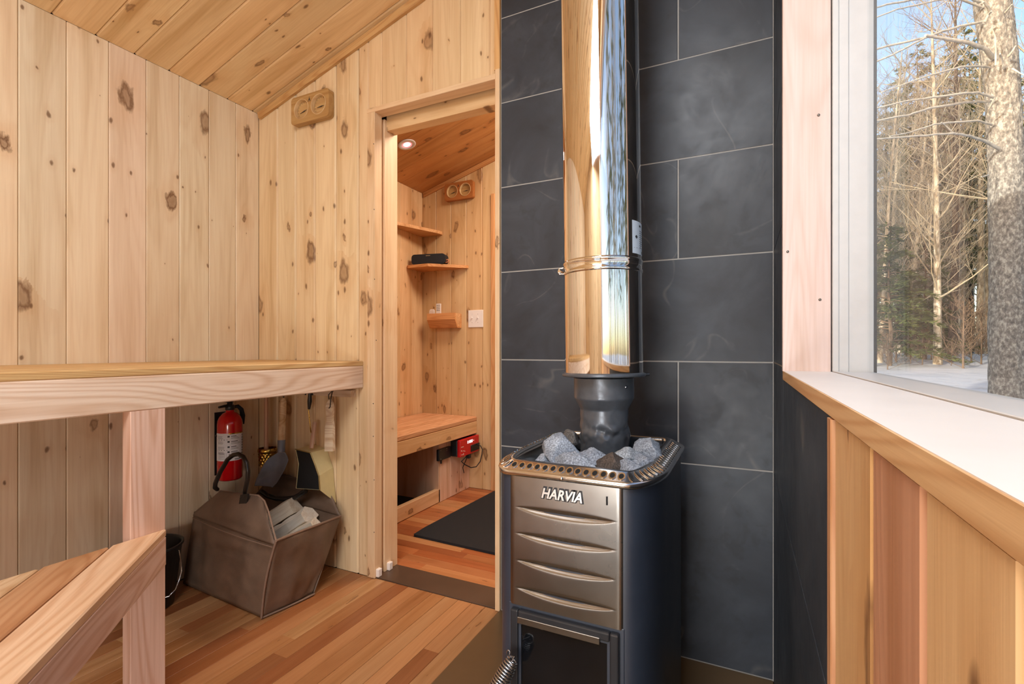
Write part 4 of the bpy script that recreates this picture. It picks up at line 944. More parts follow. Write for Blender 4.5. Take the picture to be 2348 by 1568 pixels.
MB().tube(edge(FRm, BRm, 10), 0.0045, 6).build('seam_binding', MAT['binding'], bag)
MB().tube(edge(FRb+V3(0.002, 0, 0), BRb+V3(0.003, 0, 0), 8, V3(0.004, 0, 0)), 0.0035, 6).build('seam_binding', MAT['binding'], bag)
MB().tube([TL, TL.lerp(TR, 0.5)+V3(0, -0.003, -0.002), TR.lerp(TL, 0.1)+V3(0, -0.003, -0.001), TR+V3(0.006, -0.004, -0.018), TR.lerp(FRm, 0.35)+V3(0.018, -0.012, 0), TR.lerp(FRm, 0.7)+V3(0.014, -0.010, 0), FRm], 0.0032, 6).build('flap_binding', MAT['binding'], bag)
MB().tube(edge(FLm+V3(0.01, -0.012, -0.018), FRm+V3(-0.004, -0.012, -0.018), 8, V3(0, -0.012, 0)), 0.0016, 5).build('stitched_seam', MAT['binding'], bag)
hpts = [(446, 424), (428, 410), (432, 375), (470, 285), (530, 185), (575, 150), (615, 142), (655, 165), (682, 215), (692, 280), (688, 350), (672, 420), (664, 465), (656, 520)]
hw = [on_y(370+x/3.484, 1000+y/3.484, 1.192-(0.018 if 0 < i < 12 else 0.0)) for i, (x, y) in enumerate(hpts)]
MB().tube(hw, [0.008]*12+[0.007, 0.004], 12).build('handle', MAT['leather'], bag)
tab = [on_y(370+x/3.484, 1000+y/3.484, 1.170) for x, y in ((632, 470), (692, 462), (680, 530), (668, 600), (608, 594), (620, 540))]
MB().add(tab+[q+V3(0, 0.005, 0) for q in tab], [range(6), range(11, 5, -1)]+[(i, (i+1) % 6, 6+(i+1) % 6, 6+i) for i in range(6)]).build('handle_tab', MAT['leather'], bag, bevel=0.001)
hb = [on_y(370+x/3.484, 1000+y/3.484, 1.455) for x, y in ((800, 440), (850, 476), (920, 498), (1000, 502), (1070, 488), (1130, 452), (1155, 436))]
MB().tube(hb, 0.010, 12).build('handle', MAT['leather'], bag)
MAT['split'] = wood('split_firewood', rough=0.8, knots=0.15, ring=0.15, red=0.0, grain=2.2)
def log(px, py, y, d, L, outline, tint, label):
    e = on_y(px, py, y); a = Vector(d).normalized(); b = Vector((0, 0, 1)); b = (b-a*b.dot(a)).normalized(); cdir = a.cross(b)
    n = len(outline); K = 10; vs = []; rr = random.Random(int(px))
    for i in range(K+1):
        for (q, s) in outline:
            j = 1+0.10*noise.noise(Vector((i*0.35, q*40, s*40))); w_ = 0.0035*noise.noise(Vector((i*0.8, q*90, s*70)))
            vs.append((-L+L*i/K+(rr.uniform(-0.004, 0.004) if i in (0, K) else 0), q*j+w_, s*j+w_))
    fs = [(i*n+j, i*n+(j+1) % n, (i+1)*n+(j+1) % n, (i+1)*n+j) for i in range(K) for j in range(n)]+[list(range(n))[::-1], [K*n+j for j in range(n)]]
    me = bpy.data.meshes.new('firewood_log'); me.from_pydata(vs, [], fs); me.materials.append(MAT['split'])
    bm = bmesh.new(); bm.from_mesh(me); bmesh.ops.recalc_face_normals(bm, faces=bm.faces); bm.to_mesh(me); bm.free()
    o = bpy.data.objects.new('firewood_log', me); COL.objects.link(o); register(o, basis(e, a, cdir, b), None); o.color = tint
    tag(o, label, 'firewood', 'logs in the canvas bag')
wedge = [(-0.035, -0.030), (0.036, -0.026), (0.030, 0.030), (-0.010, 0.038)]
quarter = [(-0.04, -0.02), (-0.01, -0.036), (0.032, -0.022), (0.036, 0.012), (0.0, 0.034), (-0.034, 0.016)]
log(678, 1158, 1.45, (0.78, 0.22, 0.50), 0.30, wedge, vary((232, 218, 196), 0), 'split log with dark bark at the back of the brown bag')
log(708, 1178, 1.425, (0.80, 0.10, 0.52), 0.30, quarter, vary((232, 222, 206), 0), 'grey weathered split log in the middle of the brown bag')
log(726, 1197, 1.405, (0.80, 0.10, 0.48), 0.29, [(-0.024, -0.02), (0.024, -0.024), (0.026, 0.010), (-0.008, 0.024)], vary((240, 228, 208), 0), 'pale split log lying second from the front of the bag')
log(742, 1218, 1.42, (0.84, 0.06, 0.42), 0.28, [(-0.030, -0.02), (0.030, -0.022), (0.036, 0.006), (0.012, 0.024), (-0.026, 0.016)], vary((244, 230, 208), 0), 'pale rounded log at the right edge of the brown bag')
# ------------------------------------------------------------------ changing room
cb = thing('changing_bench', 'low plank bench against the left wall beyond the doorway', 'bench', (-1.83, 2.25, 0))
XC = -1.612; x = XC
for k in range(5):
    x0 = x-0.088
    board('seat_slat', (x, YB2+0.002, 0.482), (0, 1, 0), (-1, 0, 0), YC-YB2-0.004, 0.0855, 0.030, MAT['clear'], vary((220, 170, 130), 0.03, 0.04), cb, ch=0.005, gap=0, chall=True); x = x0
board('front_rail', (XC, YB2+0.002, 0.372), (0, 1, 0), (0, 0, 1), YC-YB2-0.004, 0.079, 0.034, MAT['pine'], vary((228, 186, 138), 0), cb, ch=0.002, gap=0, chall=True)
XP = -1.668; y = YC-0.002
for k in range(3):
    board('side_board', (XP, y, 0.002), (0, 0, 1), (0, -1, 0), 0.398, 0.117, 0.016, MAT['pine'], vary((226, 190, 168), 0.03), cb, ch=0.003); y -= 0.1175
board('kick_board', (XP, YB2+0.002, 0.003), (0, 1, 0), (0, 0, 1), y-YB2-0.004, 0.078, 0.03, MAT['pine'], vary((228, 190, 150), 0), cb, ch=0.002, gap=0, chall=True)
board('end_board', (XP, y+0.002, 0.003), (0, 0, 1), (0, -1, 0), 0.398, 0.016, 0.34, MAT['pine'], vary((216, 180, 150), 0), cb, ch=0.002, gap=0)
mm = MB().box(XL+0.02, XP-0.04, YB2+0.05, y-0.02, 0.001, 0.010).build('rubber_mat', MAT['black_rubber'], bevel=0.002); tag(mm, 'black mat lying in the open space under the changing bench', 'mat')
mp = [(-1.483, 1.966), (-0.95, 1.945), (-0.30, 1.93), (-0.30, 2.76), (-1.462, 2.79), (-1.489, 2.073)]
mt = MB().prism(mp, 'z', 0.001, 0.012).build('floor_mat', MAT['black_rubber'], bevel=0.006, seg=2); tag(mt, 'large black mat on the red floor of the changing room', 'mat')
# battery charger on the side of the bench
def on_side(px, py, X=XP): return on_x(px, py, X)
bk_a = on_side(998, 1030); bk_b = on_side(1028, 1030)
za, zb2 = on_side(1012, 1053).z, on_side(1012, 1027).z
rl = thing('black_switch_box', 'small black control box screwed to the bench side left of the charger', 'control box', (XP, (bk_a.y+bk_b.y)/2, za))
MB().box(XP+0.0005, XP+0.020, bk_a.y+0.01, bk_b.y, za, zb2).build('case', MAT['black_plastic'], rl, bevel=0.004, seg=2)
MB().box(XP+0.005, XP+0.012, bk_a.y+0.045, bk_a.y+0.055, za-0.022, za).build('bracket', MAT['cast_iron'], rl)
mb = MB()
for (dy, dz) in ((0.02, 0.01), (0.02, 0.062), (0.085, 0.062), (0.085, 0.05)): mb.lathe([(0.0025, 0), (0.0025, 0.0012), (0, 0.0014)], (XP+0.020, bk_a.y+0.01+dy, za+dz), 8, Matrix.Rotation(PI/2, 4, 'Y'))
mb.build('screw', MAT['wire'], rl)
cy0, cy1 = on_side(1032, 1040).y, on_side(1076, 1040).y
cz0, cz1 = za-0.004, zb2+0.034
chg = thing('battery_charger', 'red and black battery charger on the bench side beyond the doorway', 'charger', (XP, (cy0+cy1)/2, cz0))
xw = 0.075
MB().box(XP+0.0005, XP+xw*0.70, cy0+0.002, cy1-0.002, cz0+0.002, cz1-0.002).build('rear_case', MAT['black_plastic'], chg, bevel=0.006, seg=2)
fcv = MB().box(XP+xw*0.70, XP+xw, cy0, cy1, cz0, cz1).build('front_case', MAT['red_plastic'], chg, bevel=0.004, seg=2)
MB().box(XP+xw*0.75, XP+xw+0.004, (cy0+cy1)/2+0.01, cy1+0.004, cz0+0.012, cz0+(cz1-cz0)*0.52).build('connector_cover', MAT['black_plastic'], chg, bevel=0.003)
mb = MB(); ym = (cy0+cy1)/2
for k, (dy, w_) in enumerate(((0.0, 0.010), (0.020, 0.012), (0.036, 0.012), (0.053, 0.010), (0.075, 0.004))):
    mb.box(XP+xw-0.001, XP+xw+0.0006, ym-0.03+dy, ym-0.03+dy+w_, cz1-0.034+(0.006 if k == 4 else 0), cz1-0.016-(0.006 if k == 4 else 0))
mb.build('display_digits', MAT['led'], fcv)
mb = MB()
for (dy, dz, w_, h_) in ((0.010, 0.062, 0.030, 0.003), (0.010, 0.038, 0.008, 0.006), (0.026, 0.036, 0.022, 0.002), (0.012, 0.014, 0.018, 0.003), (0.036, 0.012, 0.005, 0.010), (0.046, 0.030, 0.014, 0.002)): mb.box(XP+xw-0.001, XP+xw+0.0005, cy0+dy, cy0+dy+w_, cz0+dz, cz0+dz+h_)
mb.build('panel_print', MAT['white_plastic'], fcv)
q = Vector((XP+xw*0.8, ym+0.005, cz0-0.004))
MB().box(q.x-0.014, q.x+0.014, q.y-0.014, q.y+0.014, q.z-0.024, q.z+0.004).build('plug', MAT['black_plastic'], chg, bevel=0.004)
wpts = [(1058, 1058), (1066, 1065), (1080, 1072), (1092, 1070), (1101, 1058), (1105, 1042), (1106, 1030), (1102, 1022), (1096, 1021), (1089, 1024)]
MB().tube([q]+[on_y(x, y, 2.60+0.19*min(1, (x-1058)/40)) for i, (x, y) in enumerate(wpts[:-1])]+[Vector((XP+xw*0.9, cy1-0.002, cz0+0.05))], 0.0032, 8).build('cable', MAT['black_rubber'], chg)
MB().tube([q, on_x(1061, 1072, -1.62), on_x(1064, 1084, XP+0.004)], 0.0026, 6).build('cable', MAT['black_rubber'], chg)
# corner shelves
def shelf(pts, z, t_, tint, label):
    o = MB().prism(pts, 'z', z-t_, z).build('corner_shelf', MAT['clear'], None, bevel=0.003, seg=2); o.color = tint
    tag(o, label, 'shelf', 'corner shelves in the changing room'); return o
zl = on_y(1072, 609, YC).z; xr = on_y(1075, 612, YC).x; yl = on_x(933, 610, XL).y
shelf([(XL+0.001, YC-0.001), (XL+0.001, yl), (XL+0.02, yl-0.012), (XL+0.18, YC-0.19), (xr-0.01, YC-0.02), (xr, YC-0.001)], zl, 0.019, vary((216, 158, 104), 0), 'lower corner shelf carrying the dark portable speaker')
zu = on_y(1014, 532, YC).z; xu = on_y(1015, 538, YC).x
shelf([(XL+0.001, YC-0.001), (XL+0.001, YC-0.46), (XL+0.025, YC-0.46), (xu, YC-0.045), (xu, YC-0.001)], zu, 0.020, vary((228, 180, 130), 0), 'empty upper corner shelf under the sloping ceiling')
# portable speaker
yS = YC-0.125; a_, b_ = on_y(946, 597, yS-0.03), on_y(1014.5, 597, yS-0.03); hh = on_y(980, 582.5, yS-0.03).z-zl
pc = Vector(((a_.x+b_.x)/2, yS, zl)); ws = b_.x-a_.x
spk = thing('portable_speaker', 'dark blue grey portable speaker on the lower corner shelf', 'speaker', tuple(pc))
yw = Matrix.Translation(pc) @ Matrix.Rotation(math.radians(12), 4, 'Z')
prof = rounded_rect(0, hh/2+0.001, ws, hh-0.001, 0.022)
mb = MB().prism(prof, 'y', -0.030, 0.030); mb.v = [yw @ v for v in mb.v]; mb.build('housing', MAT['speaker_cloth'], spk, bevel=0.010, seg=3)
mb = MB().prism(rounded_rect(0, hh/2, ws-0.02, hh-0.016, 0.018), 'y', -0.0315, -0.029); mb.v = [yw @ v for v in mb.v]; mb.build('front_grille', MAT['speaker_cloth'], spk)
mb = MB().box(-0.016, 0.016, -0.0325, -0.0305, hh-0.014, hh-0.009); mb.v = [yw @ v for v in mb.v]; mb.build('badge', MAT['wire'], spk)
mb = MB().tube([yw @ Vector(q) for q in ((ws/2-0.004, -0.01, 0.012), (ws/2+0.012, -0.014, 0.013), (ws/2+0.020, -0.012, 0.022), (ws/2+0.010, -0.008, 0.030), (ws/2-0.003, -0.008, 0.026))], 0.0045, 8); o = mb.build('strap', plain('tan_cord', srgb(186, 120, 84), 0.6, var=0.1), spk)
# wooden holder with two remotes
yH = YC-0.085
ha, hb2 = on_y(979, 719, yH).x, on_y(1043, 717, yH).x; hz1, hz0 = on_y(1010, 718, yH).z, on_y(1010, 752, YC-0.05).z
hd_ = thing('remote_holder', 'angled wooden trough on the changing room wall holding two remotes', 'holder', ((ha+hb2)/2, YC, hz0))
pf = [(YC-0.001, hz0), (YC-0.052, hz0), (YC-0.085, (hz0+hz1)/2+0.006), (YC-0.085, hz1), (YC-0.073, hz1), (YC-0.073, (hz0+hz1)/2+0.01), (YC-0.046, hz0+0.012), (YC-0.014, hz0+0.012), (YC-0.014, hz1-0.006), (YC-0.001, hz1-0.006)]
o = MB().prism(pf, 'x', ha, hb2).build('trough', MAT['clear'], hd_, bevel=0.0015); o.color = vary((222, 160, 104), 0)
for x_ in (ha, hb2-0.010):
    o = MB().prism([(YC-0.001, hz0+0.001), (YC-0.051, hz0+0.001), (YC-0.084, (hz0+hz1)/2+0.006), (YC-0.084, hz1-0.001), (YC-0.001, hz1-0.001)], 'x', x_+0.0003, x_+0.0097).build('end_piece', MAT['clear'], hd_); o.color = vary((230, 180, 130), 0)
def remote(px, py0, w_, rnd, label, tilt):
    tp = on_y(px, py0, YC-0.05); root = thing('remote_control', label, 'remote', (tp.x, YC-0.05, hz0+0.014), 'remotes in the wooden holder')
    M = Matrix.Translation((tp.x, YC-0.05, 0)) @ Matrix.Rotation(tilt, 4, 'Y') if False else Matrix.Translation((tp.x, YC-0.05, 0))
    z0, z1 = hz0+0.014, tp.z
    mb = MB().prism(rounded_rect(0, (z0+z1)/2, w_, z1-z0, rnd), 'y', -0.006, 0.006); mb.v = [M @ v for v in mb.v]; mb.build('case', MAT['white_plastic'], root, bevel=0.0015)
    rr = random.Random(int(px)); bt = MB()
    for r_ in range(4):
        for q in (-1, 0, 1):
            zc = z1-0.012-r_*0.012; 
            if zc > z0+0.01: bt.lathe([(0.0028, 0), (0.0028, 0.0008), (0, 0.001)], M @ Vector((q*w_*0.28, -0.0062, zc)), 8, Matrix.Rotation(PI/2, 4, 'X'))
    bt.build('button', MAT['print'] if w_ < 0.04 else plain('tan_buttons', srgb(196, 160, 130), 0.5), root)
remote(1006, 696, 0.033, 0.004, 'slim white remote standing right in the wooden holder', 0.05)
remote(991, 709, 0.040, 0.016, 'short round topped remote standing left in the wooden holder', 0)
# double light switch
s0, s1 = on_y(1074, 711.5, YC-0.003), on_y(1108, 750, YC-0.003)
sw = thing('light_switch', 'white double toggle switch plate on the changing room wall', 'switch', ((s0.x+s1.x)/2, YC, s1.z))
MB().box(s0.x, s1.x, YC-0.0055, YC-0.0003, s1.z, s0.z).build('cover_plate', MAT['white_plastic'], sw, bevel=0.002, seg=2)
for f in (0.27, 0.66):
    x_ = s0.x+(s1.x-s0.x)*f; z_ = s1.z+(s0.z-s1.z)*0.52
    MB().box(x_-0.003, x_+0.003, YC-0.016, YC-0.005, z_-0.001, z_+0.010).build('toggle', MAT['white_plastic'], sw, bevel=0.001)
    for dz in (-0.028, 0.028): MB().lathe([(0.002, 0), (0.002, 0.0008), (0, 0.001)], (x_, YC-0.0055, z_+dz), 8, Matrix.Rotation(PI/2, 4, 'X')).build('screw', MAT['wire'], sw)
# recessed light in the sloping ceiling
dn = Vector((A.z, 0, -A.x)); dc = Vector((-1.7632, 2.2756, ceil_z(-1.7632)))
M3 = dn.to_track_quat('Z', 'Y').to_matrix().to_4x4()
dl = thing('recessed_light', 'round recessed light glowing pink in the changing room ceiling', 'light', tuple(dc))
MB().lathe([(0.0515, 0.0005), (0.0515, 0.003), (0.049, 0.0045), (0.031, 0.004), (0.030, 0.001)], dc, 48, M3, caps=False).build('trim_ring', plain('lilac_white_trim', srgb(224, 222, 234), 0.4, var=0.01), dl)
MB().lathe([(0.030, 0.0035), (0.021, 0.0015)], dc, 48, M3, caps=False).build('baffle', MAT['lamp_ring'], dl)
MB().lathe([(0.0225, 0.0012), (0.015, 0.0028), (0.0, 0.0034)], dc, 48, M3, caps=False).build('lens', MAT['lamp_lens'], dl)
pl_ = bpy.data.lights.new('downlight', 'SPOT'); pl_.energy = 9; pl_.spot_size = math.radians(140); pl_.spot_blend = 0.8; pl_.color = (1.0, 0.70, 0.55); pl_.shadow_soft_size = 0.03
po = bpy.data.objects.new('downlight', pl_); COL.objects.link(po); po.location = dc+dn*0.012; po.rotation_euler = dn.to_track_quat('-Z', 'Y').to_euler()
# ------------------------------------------------------------------ outdoors
def gz(x, y):
    d = math.hypot(x, y); z = -0.45+0.035*min(d, 30)+0.012*max(d-30, 0)
    return z+0.05*noise.noise(Vector((x*0.35, y*0.35, 3)))+0.10*noise.noise(Vector((x*0.09, y*0.09, 7)))
def ground():
    ys = [-40, -25, -15, -8, -4, -2, 0, 1, 2, 3, 4, 5, 6]+[6+0.5*i for i in range(1, 60)]+[36+2*i for i in range(1, 18)]
    xs = [0.26+0.5*i for i in range(0, 50)]+[26+2*i for i in range(20)]
    vs = [(x, y, gz(x, y)) for x in xs for y in ys]; m_ = len(ys)
    fs = [(i*m_+j, (i+1)*m_+j, (i+1)*m_+j+1, i*m_+j+1) for i in range(len(xs)-1) for j in range(m_-1)]
    o = MB().add(vs, fs, True).build('snow_ground', MAT['snow']); tag(o, kind='structure'); return o
ground()
def pt(px, d): r = ray(px, 800); return Vector((r.x*d, r.y*d, 0))
def copy_tree(root, loc, s, rz, label, group, cat='tree', tilt=0.0):
    r = root.copy(); COL.objects.link(r)
    for k in ('label', 'category', 'group', 'kind'):
        if k in r: del r[k]
    tag(r, label, cat, group)
    r.matrix_world = Matrix.Translation(loc) @ Matrix.Rotation(tilt, 4, 'Y') @ Matrix.Rotation(rz, 4, 'Z') @ Matrix.Scale(s, 4)
    for ch in root.children:
        c_ = ch.copy(); COL.objects.link(c_); c_.parent = r
    return r
def proto(name, parts):
    root = bpy.data.objects.new(name, None); COL.objects.link(root); WM[root] = Matrix.Identity(4)
    for nm, mb, mat, stuff in parts:
        o = mb.build(nm, mat, root)
        if stuff: o['kind'] = 'stuff'
    return root
def bare_proto(name, seed, h, r0, bark_m, twig_m, nb=46, low=0.22, spread=1.0):
    rr = random.Random(seed); tr = MB(); br = MB()
    K = 14; ph = rr.uniform(0, 6); path = []
    for i in range(K+1):
        f = i/K; path.append(Vector((0.10*h/12*math.sin(f*3+ph)*f, 0.10*h/12*math.cos(f*2.3+ph)*f, f*h)))
    tr.tube(path, [r0*(1.15-0.15*min(1, i*2)) * (1-i/K)**0.75+0.012 for i in range(K+1)], 8)
    def at(f):
        t_ = f*K; i = min(int(t_), K-1); return path[i].lerp(path[i+1], t_-i)
    for b in range(nb):
        f = low+(0.97-low)*(b+rr.random())/nb; p = at(f); az = rr.uniform(0, 2*PI)
        L_ = h*(0.30-0.18*f)*rr.uniform(0.6, 1.15)*spread; el = rr.uniform(0.25, 0.95)
        d = Vector((math.cos(az)*math.cos(el), math.sin(az)*math.cos(el), math.sin(el))); pts = [p]; n = 6
        for i in range(n):
            d = (d+Vector((rr.uniform(-.18, .18), rr.uniform(-.18, .18), rr.uniform(-.02, .20)))).normalized(); pts.append(pts[-1]+d*L_/n)
        rb = r0*(0.22 if b % 5 else 0.36)*(1-f*0.5)
        br.tube(pts, [rb*(1-i/n)+0.005 for i in range(n+1)], 4, caps=False)
        for t_ in range(9):
            i = rr.randrange(1, n+1); q = pts[i]; az2 = rr.uniform(0, 2*PI)
            d2 = (d*0.6+Vector((math.cos(az2), math.sin(az2), rr.uniform(-0.1, 0.8)))*0.7).normalized(); tw = [q]
            for j in range(3): 
                d2 = (d2+Vector((rr.uniform(-.25, .25), rr.uniform(-.25, .25), rr.uniform(-.05, .25)))).normalized(); tw.append(tw[-1]+d2*L_*0.13)
            br.tube(tw, [0.008, 0.006, 0.005, 0.003], 3, caps=False)
            for s_ in range(2):
                q2 = tw[rr.randrange(1, 4)]; d3 = (d2+Vector((rr.uniform(-1, 1), rr.uniform(-1, 1), rr.uniform(-.3, .6)))).normalized()
                br.tube([q2, q2+d3*L_*0.10, q2+d3*L_*0.18+Vector((0, 0, 0.04))], [0.005, 0.004, 0.003], 3, caps=False)
    return proto(name, [('trunk', tr, bark_m, False), ('branches', br, twig_m, True)])
def fir_proto(name, seed, h, r0, needle_m, low, width, nb, dens, droop):
    rr = random.Random(seed); tr = MB(); br = MB(); fo = MB()
    tr.tube([Vector((0.03*math.sin(i), 0.03*math.cos(i*1.3), h*i/8)) for i in range(9)], [r0*(1-i/8)+0.01 for i in range(9)], 8)
    for b in range(nb):
        f = low+(1-low)*((b+rr.random())/nb); z = f*h; az = rr.uniform(0, 2*PI)
        L_ = width*(1-((f-low)/(1-low))**1.3*0.88)*rr.uniform(0.65, 1.1)
        pts = []; n = 6
        for i in range(n+1):
            q = i/n; pts.append(Vector((math.cos(az)*L_*q, math.sin(az)*L_*q, z+L_*(0.22*q-droop*q*q)+0.03*rr.uniform(-1, 1))))
        br.tube(pts, [0.022*(1-i/n)+0.004 for i in range(n+1)], 3, caps=False)
        for k in range(int(dens*L_)):
            q = rr.uniform(0.18, 1.02)*n; i = min(int(q), n-1); p = pts[i].lerp(pts[i+1], q-i)
            side = rr.uniform(-1, 1)*0.42*L_*(1.05-q/n)*0.8; p = p+Vector((-math.sin(az)*side, math.cos(az)*side, rr.uniform(-0.07, 0.05)-abs(side)*0.15))
            a2 = az+rr.uniform(-1.1, 1.1); l2 = rr.uniform(0.12, 0.26); wd = rr.uniform(0.022, 0.045)
            d = Vector((math.cos(a2), math.sin(a2), rr.uniform(-0.5, 0.35))); s_ = Vector((-math.sin(a2), math.cos(a2), rr.uniform(-0.6, 0.6))).normalized()*wd
            v = [p-s_*0.4, p+d*l2*0.5+s_*-1, p+d*l2, p+d*l2*0.5+s_]
            fo.add(v, [(0, 1, 2, 3)])
    return proto(name, [('trunk', tr, MAT['bark_dark'], False), ('branches', br, MAT['twig_brown'], True), ('foliage', fo, needle_m, True)])
P_ = [bare_proto('bare_tree', 11, 16, 0.16, MAT['bark_pale'], MAT['twig'], 36, 0.26), bare_proto('bare_tree', 12, 15, 0.13, MAT['bark_pale'], MAT['twig'], 38, 0.16, 1.1),
      bare_proto('bare_tree', 13, 17, 0.17, MAT['bark_dark'], MAT['twig_brown'], 32, 0.3), bare_proto('bare_tree', 14, 11, 0.07, MAT['bark_pale'], MAT['twig'], 34, 0.12, 0.9)]
E_ = [fir_proto('evergreen_tree', 21, 16, 0.20, MAT['needle'], 0.30, 3.0, 80, 85, 0.25), fir_proto('evergreen_tree', 22, 14, 0.16, MAT['needle'], 0.24, 2.7, 76, 85, 0.35),
      fir_proto('evergreen_tree', 23, 5.2, 0.07, MAT['needle_dark'], 0.10, 1.9, 64, 110, 0.42)]
S_ = bare_proto('shrub', 31, 2.2, 0.02, MAT['twig_brown'], MAT['twig_brown'], 22, 0.03, 1.6)
used = set()
def where(px):
    for lim, nm in ((1995, 'hidden beyond the left window edge'), (2025, 'at the left window edge'), (2065, 'in the left part of the window'), (2105, 'left of the window middle'), (2140, 'just left of the pale trunk'), (2175, 'just right of the pale trunk'), (2205, 'in the window middle'), (2240, 'left of the twin pale trunks'), (2280, 'behind the twin pale trunks'), (2350, 'behind the big near trunk')):
        if px < lim: return nm
    return 'right of the big near trunk'
def bare_label(px, d, k, tl):
    return ('near ' if d < 22 else 'far ' if d > 32 else '')+('stout' if k in (0, 2) else 'medium' if k == 1 else 'slim')+' bare tree'+(' leaning right ' if tl > 0.015 else ' leaning left ' if tl < -0.015 else ' ')+where(px)
def fir_label(px, d, k): return ('distant ' if d > 37 else '')+('broad tall evergreen ' if k == 0 else 'narrower tall evergreen ')+where(px)
def brush_label(px, d, s): return ('low' if s < 0.62 else 'mid sized' if s < 0.85 else 'tall')+' brown leafless brush '+('in the nearer snow ' if d < 22 else 'deeper in the woods ')+where(px)
def plant(root, px, d, s, rz, label, group, cat='tree', tilt=0.0, sink=0.05):
    p = pt(px, d); p.z = gz(p.x, p.y)-sink
    if root not in used:
        used.add(root); tag(root, label, cat, group)
        root.matrix_world = Matrix.Translation(p) @ Matrix.Rotation(tilt, 4, 'Y') @ Matrix.Rotation(rz, 4, 'Z') @ Matrix.Scale(s, 4); return root
    return copy_tree(root, p, s, rz, label, group, cat, tilt)
gB, gE = 'bare trees of the woods outside', 'evergreens of the woods outside'
plant(P_[0], 2247, 25, 1.06, 0.4, 'left one of two straight pale trunks beside the big trunk', gB, tilt=0.005)
plant(P_[0], 2264, 26, 1.0, 2.2, 'right one of two straight pale trunks beside the big trunk', gB)
plant(P_[1], 2150, 18, 0.95, 1.0, 'pale trunk rising from the snow behind the low hemlocks', gB, tilt=-0.01)
plant(P_[2], 2184, 22, 1.0, 0.2, 'dark shadowed trunk in the middle of the woods', gB, tilt=0.01)
for (px, d, k, s, rz, tl) in ((2196, 24, 3, 1.25, 0.5, 0.0), (2207, 28, 3, 1.4, 2.1, 0.01), (2060, 28, 0, 0.95, 3.0, -0.02), (2038, 23, 1, 0.85, 4.0, 0.03), (2104, 30, 0, 1.0, 5.0, 0.02),
                              (2126, 26, 1, 1.0, 0.9, -0.02), (2170, 31, 0, 1.05, 1.7, 0.0), (2018, 19, 3, 1.1, 2.5, 0.05), (2006, 27, 1, 1.0, 3.3, -0.02), (2230, 35, 1, 1.1, 4.4, 0.0), (2216, 38, 0, 1.15, 5.5, 0.01),
                              (2276, 31, 1, 1.0, 0.1, 0.0), (2335, 30, 0, 1.0, 1.3, -0.01), (2085, 22, 3, 1.2, 2.9, 0.06), (2070, 34, 1, 1.1, 0.7, 0.02), (2140, 36, 0, 1.1, 3.9, -0.01), (2045, 33, 3, 1.4, 5.1, -0.03), (2310, 36, 1, 1.05, 2.0, 0.02),
                              (2160, 27, 3, 1.3, 1.1, -0.04), (2112, 21, 3, 1.1, 5.9, 0.05), (2025, 30, 0, 0.9, 0.3, 0.02), (2190, 40, 0, 1.2, 2.7, 0.0), (1975, 24, 1, 1.0, 1.9, 0.02), (1950, 30, 0, 1.0, 4.1, 0.0), (1900, 26, 1, 1.0, 3.1, 0.01), (2375, 27, 1, 1.0, 0.8, 0.0), (2420, 24, 0, 0.95, 5.2, 0.0)):
    plant(P_[k], px, d, s, rz, bare_label(px, d, k, tl), gB, tilt=tl)
plant(E_[2], 2040, 17.5, 1.0, 0.0, 'low bushy hemlock at the left edge of the window', gE)
plant(E_[2], 2122, 20, 0.95, 2.0, 'low hemlock in front of the pale trunk in the snow', gE)
plant(E_[2], 2078, 24, 1.15, 4.0, 'young hemlock behind the two low hemlocks', gE)
plant(E_[2], 2012, 21, 1.1, 3.0, 'young hemlock at the far left behind the bushy hemlock', gE)
plant(E_[2], 2176, 29, 1.0, 1.0, 'small hemlock between the dark trunk and the pale trunks', gE)
for (px, d, k, s, rz) in ((2030, 29, 1, 0.86, 0.7), (2105, 27, 0, 0.84, 2.9), (2190, 28, 1, 0.92, 4.7), (2222, 30, 0, 0.95, 1.6), (2072, 31, 0, 0.9, 5.6), (2210, 33, 0, 1.08, 0.3), (2125, 36, 1, 1.05, 1.2), (2060, 40, 0, 0.95, 2.2), (2290, 34, 0, 1.0, 3.1), (2165, 44, 1, 1.25, 4.0), (2030, 38, 1, 0.95, 5.0), (2250, 42, 1, 1.35, 0.9), (2340, 38, 0, 1.05, 1.8), (1940, 36, 1, 1.0, 0.5), (2400, 36, 1, 1.1, 1.5),):
    plant(E_[k], px, d, s*1.28, rz, fir_label(px, d, k), gE)
rr = random.Random(5)
for k in range(34):
    px, d = rr.uniform(1990, 2300), rr.uniform(15, 34)
    sc_ = rr.uniform(0.4, 1.05)
    plant(S_, px, d, sc_, rr.uniform(0, 6), brush_label(px, d, sc_), 'brush at the foot of the woods', 'shrub')
